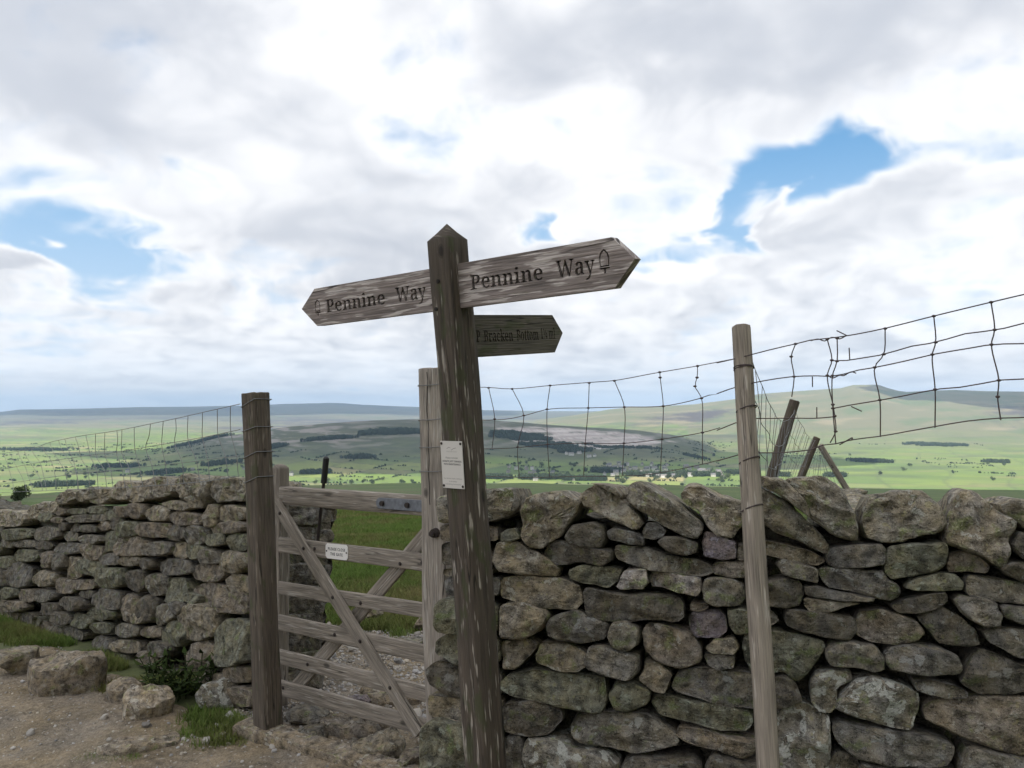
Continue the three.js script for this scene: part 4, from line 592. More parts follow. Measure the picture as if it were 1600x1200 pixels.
const WIRES_RIGHT = [
  [[0.769,1.867,-3.087],[0.814,1.877,-3.053],[0.866,1.89,-3.011],[0.939,1.909,-2.942],[0.997,1.922,-2.889],[1.037,1.932,-2.851],[1.076,1.934,-2.814],[1.129,1.939,-2.766],[1.216,1.955,-2.685],[1.327,1.984,-2.582],[1.444,2.013,-2.472],[1.507,2.028,-2.414],[1.61,2.051,-2.317]],
  [[1.09,1.857,-2.802],[1.104,1.851,-2.788],[1.133,1.857,-2.762],[1.217,1.871,-2.684],[1.271,1.891,-2.633],[1.33,1.901,-2.579],[1.394,1.923,-2.519],[1.453,1.928,-2.464],[1.506,1.943,-2.415],[1.609,1.964,-2.318]],
  [[0.768,1.751,-3.088],[0.828,1.775,-3.043],[0.884,1.79,-2.993],[0.99,1.807,-2.895],[1.08,1.805,-2.811],[1.094,1.802,-2.798],[1.146,1.82,-2.749],[1.194,1.829,-2.705],[1.271,1.848,-2.634],[1.323,1.863,-2.585],[1.393,1.876,-2.52],[1.445,1.885,-2.472],[1.505,1.883,-2.415],[1.608,1.882,-2.319]],
  [[0.767,1.614,-3.088],[0.856,1.654,-3.02],[0.937,1.66,-2.944],[0.989,1.661,-2.896],[1.049,1.661,-2.84],[1.098,1.667,-2.795]],
  [[1.093,1.695,-2.799],[1.131,1.705,-2.763],[1.209,1.722,-2.691],[1.269,1.737,-2.635],[1.328,1.753,-2.58],[1.391,1.76,-2.521],[1.456,1.777,-2.461],[1.503,1.779,-2.417],[1.606,1.785,-2.321]],
  [[0.766,1.499,-3.089],[0.86,1.533,-3.016],[0.925,1.536,-2.955],[0.988,1.543,-2.897],[1.048,1.557,-2.841],[1.068,1.571,-2.822],[1.097,1.575,-2.795],[1.135,1.589,-2.76],[1.207,1.604,-2.693],[1.268,1.621,-2.636],[1.326,1.637,-2.582],[1.39,1.654,-2.522],[1.458,1.664,-2.459],[1.502,1.666,-2.418],[1.605,1.676,-2.322]],
  [[0.997,1.922,-2.889],[0.985,1.878,-2.9],[0.992,1.807,-2.894],[0.985,1.736,-2.9]],
  [[1.079,1.932,-2.812],[1.09,1.859,-2.802],[1.078,1.807,-2.813],[1.091,1.708,-2.801],[1.095,1.669,-2.797],[1.097,1.617,-2.795],[1.083,1.578,-2.809]],
  [[1.104,1.933,-2.789],[1.103,1.855,-2.79],[1.091,1.806,-2.801],[1.091,1.695,-2.801],[1.097,1.575,-2.795]],
  [[1.219,1.955,-2.682],[1.215,1.871,-2.686],[1.193,1.829,-2.706],[1.204,1.722,-2.695],[1.204,1.601,-2.696]],
  [[1.327,1.984,-2.582],[1.33,1.901,-2.579],[1.322,1.863,-2.586],[1.327,1.753,-2.582],[1.325,1.633,-2.583]],
  [[1.444,2.013,-2.472],[1.45,1.929,-2.467],[1.443,1.885,-2.473],[1.456,1.777,-2.461],[1.453,1.728,-2.464],[1.458,1.658,-2.459]],
  [[1.103,1.959,-2.79],[1.129,1.939,-2.766]],
  [[1.133,1.898,-2.762],[1.134,1.857,-2.761]],
  [[1.136,1.701,-2.759],[1.161,1.685,-2.736]],
  [[1.04,1.805,-2.849],[1.04,1.769,-2.849]],
  [[1.05,1.699,-2.839],[1.05,1.662,-2.839]],
  [[1.135,1.589,-2.76],[1.14,1.598,-2.755],[1.106,1.572,-2.787]],
  [[1.037,1.93,-2.851],[1.057,1.934,-2.833],[1.072,1.926,-2.819],[1.091,1.937,-2.801],[1.11,1.93,-2.783],[1.124,1.938,-2.77]],
  [[1.08,1.808,-2.811],[1.09,1.798,-2.802],[1.109,1.807,-2.784],[1.118,1.805,-2.776],[1.137,1.817,-2.758],[1.149,1.812,-2.747]],
  [[-0.342,1.795,-3.916],[-0.123,1.796,-3.753],[-0.006,1.786,-3.666],[0.164,1.797,-3.539],[0.323,1.806,-3.42],[0.417,1.811,-3.35],[0.563,1.836,-3.241],[0.705,1.858,-3.134],[0.815,1.878,-3.052]],
  [[-0.341,1.647,-3.916],[-0.078,1.648,-3.719],[-0.014,1.653,-3.672],[0.056,1.668,-3.62],[0.157,1.695,-3.544],[0.316,1.7,-3.425],[0.452,1.703,-3.323],[0.593,1.706,-3.219],[0.716,1.735,-3.126],[0.77,1.756,-3.086],[0.768,1.749,-3.087]],
  [[-0.341,1.509,-3.916],[-0.098,1.517,-3.734],[0.025,1.526,-3.643],[0.153,1.544,-3.547],[0.309,1.553,-3.431],[0.451,1.557,-3.324],[0.586,1.577,-3.224],[0.721,1.605,-3.123],[0.777,1.624,-3.081]],
  [[-0.34,1.372,-3.915],[-0.094,1.392,-3.731],[0.063,1.397,-3.614],[0.281,1.414,-3.451],[0.441,1.425,-3.332],[0.542,1.437,-3.256],[0.726,1.487,-3.119],[0.782,1.506,-3.077]],
  [[-0.106,1.793,-3.741],[-0.078,1.652,-3.719],[-0.09,1.521,-3.728]],
  [[0.001,1.786,-3.66],[0.052,1.668,-3.623],[0.025,1.529,-3.643],[0.032,1.397,-3.637]],
  [[0.164,1.797,-3.539],[0.151,1.695,-3.548],[0.153,1.544,-3.547],[0.161,1.404,-3.541]],
  [[0.321,1.804,-3.421],[0.317,1.7,-3.424],[0.305,1.553,-3.433],[0.298,1.415,-3.439]],
  [[0.417,1.81,-3.35],[0.453,1.703,-3.322],[0.451,1.557,-3.324],[0.444,1.425,-3.329]],
  [[0.58,1.839,-3.228],[0.581,1.818,-3.227],[0.591,1.706,-3.219],[0.586,1.577,-3.224],[0.58,1.443,-3.228]],
  [[0.707,1.858,-3.133],[0.705,1.814,-3.134],[0.698,1.781,-3.14],[0.719,1.735,-3.124],[0.721,1.605,-3.123],[0.72,1.486,-3.123]],
];
const WIRES_LEFT = [
  [[-7.191,1.143,-10.309],[-4.978,1.284,-8.028],[-4.729,1.307,-7.77],[-4.204,1.365,-7.23],[-3.842,1.434,-6.856],[-3.571,1.47,-6.577],[-3.217,1.511,-6.212],[-2.923,1.537,-5.909],[-2.666,1.565,-5.645],[-2.374,1.602,-5.344],[-2.044,1.644,-5.003],[-1.775,1.682,-4.726],[-1.528,1.716,-4.472],[-1.449,1.727,-4.39]],
  [[-7.166,0.854,-10.283],[-4.969,1.129,-8.018],[-4.321,1.218,-7.35],[-3.788,1.285,-6.801],[-3.479,1.322,-6.482],[-3.135,1.366,-6.127],[-2.759,1.404,-5.74],[-2.527,1.437,-5.501],[-2.187,1.482,-5.15],[-1.934,1.516,-4.89],[-1.78,1.538,-4.731],[-1.635,1.56,-4.582],[-1.447,1.591,-4.388]],
  [[-7.151,0.679,-10.267],[-4.96,0.986,-8.009],[-4.19,1.094,-7.215],[-3.559,1.182,-6.565],[-3.13,1.239,-6.122],[-2.799,1.277,-5.781],[-2.273,1.345,-5.24],[-1.853,1.396,-4.806],[-1.591,1.434,-4.536],[-1.445,1.451,-4.385]],
  [[-7.145,0.609,-10.261],[-4.956,0.906,-8.004],[-3.279,1.097,-6.276],[-2.382,1.204,-5.352],[-1.716,1.294,-4.665],[-1.443,1.345,-4.383]],
  [[-1.528,1.716,-4.472],[-1.529,1.647,-4.473],[-1.523,1.578,-4.466],[-1.474,1.447,-4.416],[-1.457,1.342,-4.398]],
  [[-1.641,1.701,-4.587],[-1.638,1.63,-4.585],[-1.633,1.56,-4.58],[-1.566,1.437,-4.51],[-1.539,1.327,-4.483]],
  [[-1.775,1.682,-4.726],[-1.775,1.61,-4.725],[-1.773,1.539,-4.723],[-1.72,1.415,-4.669],[-1.701,1.297,-4.649]],
  [[-1.914,1.662,-4.869],[-1.917,1.591,-4.872],[-1.911,1.519,-4.866],[-1.825,1.4,-4.777],[-1.792,1.283,-4.743]],
  [[-2.041,1.645,-5.0],[-2.033,1.573,-4.992],[-2.05,1.501,-5.01],[-1.967,1.382,-4.924],[-1.95,1.262,-4.907]],
  [[-2.173,1.628,-5.136],[-2.181,1.555,-5.144],[-2.186,1.482,-5.15],[-2.143,1.361,-5.106],[-2.113,1.24,-5.074]],
  [[-2.318,1.609,-5.285],[-2.331,1.534,-5.299],[-2.371,1.458,-5.34],[-2.294,1.343,-5.261],[-2.251,1.222,-5.217]],
  [[-2.515,1.584,-5.489],[-2.512,1.512,-5.486],[-2.502,1.44,-5.475],[-2.441,1.324,-5.413],[-2.399,1.202,-5.369]],
  [[-2.673,1.564,-5.651],[-2.674,1.49,-5.653],[-2.676,1.416,-5.655],[-2.572,1.307,-5.547],[-2.538,1.185,-5.513]],
  [[-2.742,1.557,-5.723],[-2.727,1.482,-5.707],[-2.744,1.406,-5.725],[-2.66,1.295,-5.638],[-2.621,1.176,-5.597]],
  [[-2.911,1.538,-5.897],[-2.911,1.463,-5.896],[-2.91,1.389,-5.896],[-2.817,1.275,-5.8],[-2.782,1.156,-5.764]],
  [[-3.049,1.526,-6.039],[-3.049,1.45,-6.039],[-3.042,1.375,-6.032],[-2.91,1.264,-5.896],[-2.866,1.146,-5.85]],
  [[-3.204,1.513,-6.199],[-3.164,1.439,-6.158],[-3.129,1.366,-6.122],[-3.022,1.252,-6.012],[-2.996,1.131,-5.984]],
  [[-3.375,1.493,-6.375],[-3.317,1.42,-6.315],[-3.28,1.347,-6.277],[-3.153,1.236,-6.146],[-3.124,1.116,-6.116]],
  [[-3.557,1.471,-6.562],[-3.506,1.399,-6.51],[-3.417,1.33,-6.418],[-3.341,1.211,-6.34],[-3.314,1.093,-6.312]],
  [[-3.674,1.456,-6.683],[-3.61,1.386,-6.618],[-3.495,1.32,-6.498],[-3.339,1.211,-6.338],[-3.306,1.094,-6.304]],
  [[-3.842,1.434,-6.856],[-3.778,1.365,-6.791],[-3.668,1.299,-6.677],[-3.518,1.188,-6.522],[-3.495,1.073,-6.499]],
  [[-4.002,1.404,-7.021],[-3.919,1.342,-6.935],[-3.804,1.283,-6.817],[-3.722,1.159,-6.733],[-3.701,1.049,-6.711]],
  [[-4.222,1.363,-7.248],[-4.138,1.307,-7.161],[-4.026,1.255,-7.046],[-3.938,1.129,-6.955],[-3.884,1.028,-6.9]],
  [[-4.383,1.345,-7.414],[-4.325,1.286,-7.355],[-4.215,1.231,-7.241],[-4.025,1.117,-7.046],[-3.965,1.019,-6.984]],
  [[-4.532,1.328,-7.568],[-4.465,1.268,-7.498],[-4.364,1.212,-7.395],[-4.243,1.086,-7.27],[-4.162,0.997,-7.186]],
  [[-4.729,1.307,-7.77],[-4.639,1.246,-7.678],[-4.554,1.186,-7.591],[-4.373,1.068,-7.404],[-4.305,0.98,-7.333]],
  [[-4.914,1.289,-7.962],[-4.808,1.225,-7.852],[-4.748,1.159,-7.79],[-4.639,1.031,-7.678],[-4.598,0.947,-7.636]],
];

// ---------------------------------------------------------------- dry stone walls: every face stone and cope stone is a piece of its own
function pickStone(kind, rnd) { return kind === 'l' ? STONE_CRUST : kind === 'p' ? STONE_PALE : kind === 'u' ? STONE_PURPLE : kind === 'c' ? STONE_COPE[Math.floor(rnd() * 3)] : STONES[Math.floor(rnd() * 6)]; }
// packed rubble inside the wall: a rough body between the two faces
function hearting(x0, x1, y0, topAt, z0, z1, seed) {
  const nx = Math.ceil((x1 - x0) / 0.05), ny = 22, pos = [], uv = [], idx = [];
  const sheet = (f) => { const b = pos.length / 3; for (let j = 0; j <= ny; j++) for (let i = 0; i <= nx; i++) { const p = f(i / nx, j / ny); pos.push(...p); uv.push(p[0] + p[2] * 0.7, p[1] - p[2] * 0.6); } for (let j = 0; j < ny; j++) for (let i = 0; i < nx; i++) { const a = b + j * (nx + 1) + i; idx.push(a, a + 1, a + nx + 1, a + 1, a + nx + 2, a + nx + 1); } };
  const rough = (x, y) => noise3(x * 11 + seed, y * 15, seed) * 0.045;
  sheet((s, t) => { const x = lerp(x0, x1, s), y = lerp(y0, topAt(x), t); return [x, y, z1 + rough(x, y)]; });
  sheet((s, t) => { const x = lerp(x1, x0, s), y = lerp(y0, topAt(x), t); return [x, y, z0 - Math.abs(rough(x + 9, y)) * 1.5]; });
  sheet((s, t) => { const x = lerp(x0, x1, s), z = lerp(z1, z0, t); return [x, topAt(x) + rough(x, z + 4) * 0.8, z]; });
  sheet((s, t) => { const z = lerp(z0, z1, s), y = lerp(y0, topAt(x0), t); return [x0 - rough(z + 3, y) * 0.5, y, z]; });
  sheet((s, t) => { const z = lerp(z1, z0, s), y = lerp(y0, topAt(x1), t); return [x1 + rough(z + 6, y) * 0.5, y, z]; });
  const g = new THREE.BufferGeometry(); g.setAttribute('position', new THREE.Float32BufferAttribute(pos, 3)); g.setAttribute('uv', new THREE.Float32BufferAttribute(uv, 2)); g.setIndex(idx); g.computeVertexNormals(); return g;
}
function box2(x, y, w, h, rnd, turn = 0) { const P = [], n = 9, e = 2.8 + rnd() * 2.5; for (let i = 0; i < n; i++) { const t = (i + (rnd() - 0.5) * 0.5) / n * Math.PI * 2, c = Math.cos(t), s = Math.sin(t), r = (0.9 + rnd() * 0.13) / Math.pow(Math.pow(Math.abs(c), e) + Math.pow(Math.abs(s), e), 1 / e), X = c * r * w / 2, Y = s * r * h / 2; P.push([x + X * Math.cos(turn) - Y * Math.sin(turn), y + X * Math.sin(turn) + Y * Math.cos(turn)]); } return P; }
function courses(x0, x1, y0, topAt, h, rnd) { const out = []; for (let y = y0; ; ) { const hh = h * (0.75 + rnd() * 0.5); if (y + hh * 0.6 > topAt((x0 + x1) / 2)) break; for (let x = x0 - rnd() * h; x < x1; ) { const w = hh * (1.1 + rnd() * 1.8); if (x + w > x0 && x < x1 + 0.05) out.push(box2(x + w / 2, y + hh / 2, w * 0.96, hh * 0.94, rnd, (rnd() - 0.5) * 0.08)); x += w; } y += hh; } return out; }
// stones of one face, in the frame of the wall
function layFace(wall, list, depth, seed, proudBy = 0) {
  const rnd = mulberry(seed);
  list.forEach(([kind, poly], i) => {
    const cope = kind === 'c';
    const g = stoneShape(poly, cope ? 0.40 + rnd() * 0.06 : depth * (0.8 + rnd() * 0.4), seed * 100 + i, { proud: cope ? 0.0 + (rnd() - 0.3) * 0.05 : (rnd() - 0.5) * 0.05 + proudBy, rough: cope ? 1.5 : 1, grow: cope ? 1.0 : 1.05 });
    part(cope ? 'cope_stone' : 'stone', g, pickStone(kind, rnd), wall);
  });
}
{
  const wall = thing('dry_stone_wall', 'dry stone wall of large dark stones behind the signpost, right of the gate', 'wall', [-0.3032, 0, -3.3025]);
  wall.rotation.set(-0.0768, -0.2906, 0, 'YXZ');
  const top = (x) => 1.25;
  layFace(wall, WALL_RIGHT_STONES, 0.24, 1);
  const rnd = mulberry(55), more = [];
  for (const p of courses(-0.05, 2.1, -0.05, () => 0.22, 0.12, rnd)) more.push(['n', p]);
  for (const p of courses(2.14, 3.6, -0.05, () => 1.10, 0.13, rnd)) more.push(['n', p]);
  for (let x = 2.24; x < 3.6; x += 0.22) more.push(['c', box2(x, 1.22, 0.23, 0.25, rnd, (rnd() - 0.5) * 0.8)]);
  layFace(wall, more, 0.2, 2);
  part('hearting', hearting(0.02, 3.6, -0.1, top, -0.52, -0.2, 4), STONE_FILL, wall);
  // the wall head beside the gate: through stones laid across the end
  for (let y = 0.0, i = 0; y < 1.14; i++) { const h = 0.08 + rnd() * 0.07, g = stoneShape(box2(0, 0, 0.40 + rnd() * 0.06, h * 0.95, rnd), 0.24, 900 + i, { proud: 0 }); g.rotateY(-Math.PI / 2); g.translate(0.0, y + h / 2, -0.36); part('stone', g, pickStone('n', rnd), wall); y += h; }
  partNumbers(wall);
}
{
  const wall = thing('dry_stone_wall', 'long dry stone wall of small stones running away left of the gate', 'wall', [-4.97, -0.3, -8.0]);
  wall.rotation.set(-0.0831, -0.7671, 0, 'YXZ');
  const top = (x) => lerp(0.98, 1.47, clamp(x / 5.0));
  layFace(wall, WALL_LEFT_STONES, 0.18, 3, 0.01);
  const rnd = mulberry(66), more = [];
  for (const p of courses(-3.4, -1.75, 0, () => 0.8, 0.13, rnd)) more.push(['n', p]);
  for (const p of courses(-0.2, 3.6, -0.12, () => 0.16, 0.13, rnd)) more.push(['n', p]);
  for (const p of courses(3.3, 4.85, 0.1, () => 0.34, 0.12, rnd)) more.push(['n', p]);
  layFace(wall, more, 0.18, 4, -0.03);
  part('hearting', hearting(-3.4, 4.72, -0.25, top, -0.52, -0.17, 8), STONE_FILL, wall);
  for (let y = 0.1, i = 0; y < 1.42; i++) { const h = 0.08 + rnd() * 0.09, g = stoneShape(box2(0, 0, 0.42 + rnd() * 0.08, h * 0.95, rnd), 0.24, 950 + i, { proud: 0 }); g.rotateY(Math.PI / 2); g.translate(4.74, y + h / 2, -0.34); part('stone', g, pickStone('n', rnd), wall); y += h; }
  partNumbers(wall);
}
{
  // a second wall leading away downhill behind the round stake; only its cope shows above the near wall
  const wall = thing('dry_stone_wall', 'low wall top leading away behind the round stake and near wall', 'wall', [2.15, -0.36, -4.1]);
  wall.rotation.y = 1.25;
  const rnd = mulberry(99), list = [];
  for (const p of courses(0, 5.2, 0, () => 1.0, 0.16, rnd)) list.push(['n', p]);
  for (let x = 0.15; x < 5.2; x += 0.3) list.push(['c', box2(x, 1.1, 0.27, 0.26, rnd, (rnd() - 0.5) * 0.7)]);
  layFace(wall, list, 0.2, 5);
  part('hearting', hearting(0, 5.2, -0.4, () => 0.98, -0.5, -0.14, 12), STONE_FILL, wall);
  partNumbers(wall);
}
console.log('walls');

// ---------------------------------------------------------------- gate, gate posts, signpost
const TURN = -35.2 * DEG;                       // the gate line runs to the right and towards the viewer
const G = V(Math.cos(TURN), 0, -Math.sin(TURN)), GN = V(Math.sin(TURN), 0, Math.cos(TURN));   // along the gate, and its face
function leaningPost(name, label, base, topAt, o, material, turn) {
  const t = thing(name, label, 'post', base.toArray());
  const axis = topAt.clone().sub(base), len = axis.length();
  t.quaternion.setFromUnitVectors(V(0, 1, 0), axis.normalize()).multiply(new THREE.Quaternion().setFromAxisAngle(V(0, 1, 0), turn));
  return [t, len];
}
{
  const [t, len] = leaningPost('gate_post', 'square dark timber gate post wrapped with wire at left wall end', V(-1.268, -0.02, -4.35), V(-1.352, 1.781, -4.35), {}, null, TURN);
  part('post', timberShape({ w: 0.108, d: 0.106, len, seed: 3, rough: 0.004, corner: 0.13 }), WOOD_GATEPOST, t);
  const rim = [[-0.0565, 0.0555], [0.0565, 0.0555], [0.0565, -0.0555], [-0.0565, -0.0555], [-0.0565, 0.0555]];
  [[1.735, 0.035], [1.605, 0.02], [1.465, 0.03], [1.335, 0.03]].forEach(([y, s], i) => part('wire_loop', tube(rim.map(([x, z], k) => V(x, y + (x > 0 ? s : 0) + (k % 2) * 0.004, z)).flatMap((p, k, a) => k < a.length - 1 ? [p, p.clone().lerp(a[k + 1], 0.1), p.clone().lerp(a[k + 1], 0.5), p.clone().lerp(a[k + 1], 0.9)] : [p]), 0.0022, 5, 2), WIRE_GREY, t));
  partNumbers(t);
}
{
  const [t, len] = leaningPost('gate_post', 'pale cracked timber gate post standing behind the signpost', V(-0.322, -0.02, -3.97), V(-0.37, 1.89, -3.97), {}, null, TURN + 0.18);
  part('post', timberShape({ w: 0.13, d: 0.12, len, seed: 8, rough: 0.004, corner: 0.15 }), WOOD_PALE, t);
  // a drying crack runs down the front
  const crack = []; for (let i = 0; i <= 14; i++) crack.push(V(-0.012 + noise2(i * 0.4, 3) * 0.008, len - 0.015 - i * 0.045, 0.0605)); part('crack', tube(crack, 0.0022, 4, 2), WOOD_GROOVE, t);
  for (const y of [1.83, 1.665, 1.535, 1.42]) part('wire_loop', tube([V(-0.068, y - 0.004, -0.05), V(-0.069, y, 0.05), V(-0.06, y + 0.003, 0.065), V(0, y + 0.002, 0.0665), V(0.06, y + 0.006, 0.065), V(0.069, y + 0.008, 0.05), V(0.068, y + 0.01, -0.05)], 0.0022, 5, 3), WIRE_GREY, t);
  const bolt = part('bolt', new THREE.CylinderGeometry(0.021, 0.024, 0.03, 12).rotateX(Math.PI / 2).translate(0.02, 1.135, 0.073), IRON, t); part('nut', new THREE.CylinderGeometry(0.013, 0.013, 0.022, 6).rotateX(Math.PI / 2).translate(0.018, 1.135, 0.097), IRON, bolt);
  partNumbers(t);
}
// ---- the gate
const plateMap = (w, h, draw) => { const c = document.createElement('canvas'); c.width = w; c.height = h; const x = c.getContext('2d'); draw(x, w, h); const t = new THREE.CanvasTexture(c); t.colorSpace = THREE.SRGBColorSpace; t.magFilter = THREE.LinearFilter; return t; };
function plateShape(w, h, cut, depth) { const s = new THREE.Shape(); s.moveTo(-w / 2 + cut, -h / 2); s.lineTo(w / 2 - cut, -h / 2); s.lineTo(w / 2, -h / 2 + cut); s.lineTo(w / 2, h / 2 - cut); s.lineTo(w / 2 - cut, h / 2); s.lineTo(-w / 2 + cut, h / 2); s.lineTo(-w / 2, h / 2 - cut); s.lineTo(-w / 2, -h / 2 + cut); s.closePath(); const g = new THREE.ExtrudeGeometry(s, { depth, bevelEnabled: false, curveSegments: 1 }); const p = g.attributes.position, u = g.attributes.uv; for (let i = 0; i < p.count; i++) u.setXY(i, p.getX(i) / w + 0.5, p.getY(i) / h + 0.5); return g; }
{
  const base = V(-1.305, 0, -4.665), t = thing('field_gate', 'weathered wooden gate with six rails and crossed braces between the posts', 'gate', base.toArray());
  const along = (s, y, n = 0) => V(0, y, 0).addScaledVector(G, s).addScaledVector(GN, n);
  const L = 1.22;
  // hanging stile and the taller round-topped closing stile
  part('stile', between(timberShape({ w: 0.072, d: 0.07, len: 1.33, top: 'round', seed: 21, corner: 0.2 }), along(-0.035, 0.03, -0.035), along(-0.045, 1.36, -0.035), GN), WOOD_GATE, t);
  part('stile', between(timberShape({ w: 0.075, d: 0.07, len: 1.24, seed: 22, corner: 0.2 }), along(L - 0.04, 0.06, -0.035), along(L - 0.045, 1.3, -0.035), GN), WOOD_GATE, t);
  [[1.212, 1.226, 0.1, 0.062], [0.938, 0.952, 0.085, 0.024], [0.698, 0.722, 0.07, 0.024], [0.507, 0.513, 0.083, 0.024], [0.317, 0.322, 0.077, 0.024], [0.147, 0.162, 0.08, 0.024]].forEach(([a, b, h, d], i) =>
    part(i ? 'rail' : 'top_rail', between(timberShape({ w: h, d, len: L, seed: 30 + i, corner: 0.12, rough: 0.002 }), along(0, a, i ? 0 : -0.02), along(L, b, i ? 0 : -0.02), GN), WOOD_GATE, t));
  part('brace', between(timberShape({ w: 0.072, d: 0.024, len: 1.5, seed: 41, corner: 0.12, rough: 0.002 }), along(-0.015, 1.175, 0.0255), along(1.115, 0.095, 0.0255), GN), WOOD_GATE, t);
  part('brace', between(timberShape({ w: 0.075, d: 0.024, len: 1.45, seed: 42, corner: 0.12, rough: 0.002 }), along(1.13, 1.145, -0.0255), along(0.055, 0.1, -0.0255), GN), WOOD_GATE, t);
  const head = new THREE.SphereGeometry(0.010, 10, 6).scale(1, 1, 0.5);
  const at = (s, y, n) => { const p = along(s, y, n), m = part('bolt', head, IRON, t); m.position.copy(p); m.rotation.y = TURN; };
  for (const [s, y, n] of [[0.30, 0.945, 0.0135], [0.925, 0.93, 0.0135], [0.24, 0.945, 0.0395], [0.47, 0.71, 0.0395], [0.675, 0.515, 0.0395], [0.885, 0.32, 0.0395], [0.04, 1.12, 0.0395], [0.65, 0.70, 0.0135], [0.46, 0.51, 0.0135], [0.25, 0.318, 0.0135], [1.07, 0.95, 0.0135], [0.05, 0.155, 0.0135]]) at(s, y, n);
  // hinge strap
  const strap = new THREE.Shape(); strap.moveTo(0, -0.026); strap.lineTo(0.42, -0.028); strap.lineTo(0.42, 0.028); strap.lineTo(0, 0.026); strap.absarc(0, 0, 0.026, Math.PI / 2, Math.PI * 1.5, false);
  const st = part('hinge_strap', new THREE.ExtrudeGeometry(strap, { depth: 0.005, bevelEnabled: true, bevelSize: 0.0015, bevelThickness: 0.0015, bevelSegments: 1 }), STEEL, t); st.position.copy(along(0.79, 1.222, 0.0135)); st.rotation.set(0, TURN, 0.012, 'YXZ');
  for (const x of [0.02, 0.19]) { const b = part('bolt', new THREE.CylinderGeometry(0.013, 0.014, 0.012, 10).rotateX(Math.PI / 2).translate(x, 0.0, 0.012), IRON, st); }
  // notice on the second rail
  const notice = plateMap(512, 256, (c, w, h) => { c.fillStyle = '#e9e4e0'; c.fillRect(0, 0, w, h); c.fillStyle = '#241f22'; c.textAlign = 'center'; c.font = 'bold 70px sans-serif'; c.fillText('PLEASE CLOSE', w / 2, 112, 410); c.fillText('THE GATE', w / 2, 198, 290); });
  const pl = part('notice_plate', plateShape(0.168, 0.078, 0.012, 0.004), new THREE.MeshStandardMaterial({ map: notice, roughness: 0.5 }), t); pl.position.copy(along(0.475, 0.946, 0.0135)); pl.rotation.set(0, TURN, 0.02, 'YXZ');
  for (const x of [-0.075, 0.075]) part('screw', new THREE.SphereGeometry(0.005, 8, 5).scale(1, 1, 0.5).translate(x, 0, 0.005), IRON, pl);
  // latch lever with a black grip on the far side
  const A = along(0.20, 0.86, -0.085), B = along(0.26, 1.30, -0.085), dir = B.clone().sub(A).normalize();
  const rod = part('latch_lever', new THREE.TubeGeometry(new THREE.LineCurve3(A, B), 1, 0.009, 8), IRON, t);
  part('grip', new THREE.TubeGeometry(new THREE.CatmullRomCurve3([B.clone().addScaledVector(dir, -0.01), B.clone().addScaledVector(dir, 0.06), B.clone().addScaledVector(dir, 0.125)]), 6, 0.017, 10), RUBBER, rod);
  part('grip_end', new THREE.SphereGeometry(0.0172, 10, 8).translate(...B.clone().addScaledVector(dir, 0.124).toArray()), RUBBER, rod);
  part('latch_bracket', new THREE.BoxGeometry(0.05, 0.03, 0.075).rotateY(TURN).translate(...along(0.215, 0.95, -0.05).toArray()), IRON, t);
  partNumbers(t);
}
// ---- the signpost
const serif = await new FontLoader().loadAsync('fonts/droid/droid_serif_bold.typeface.json');
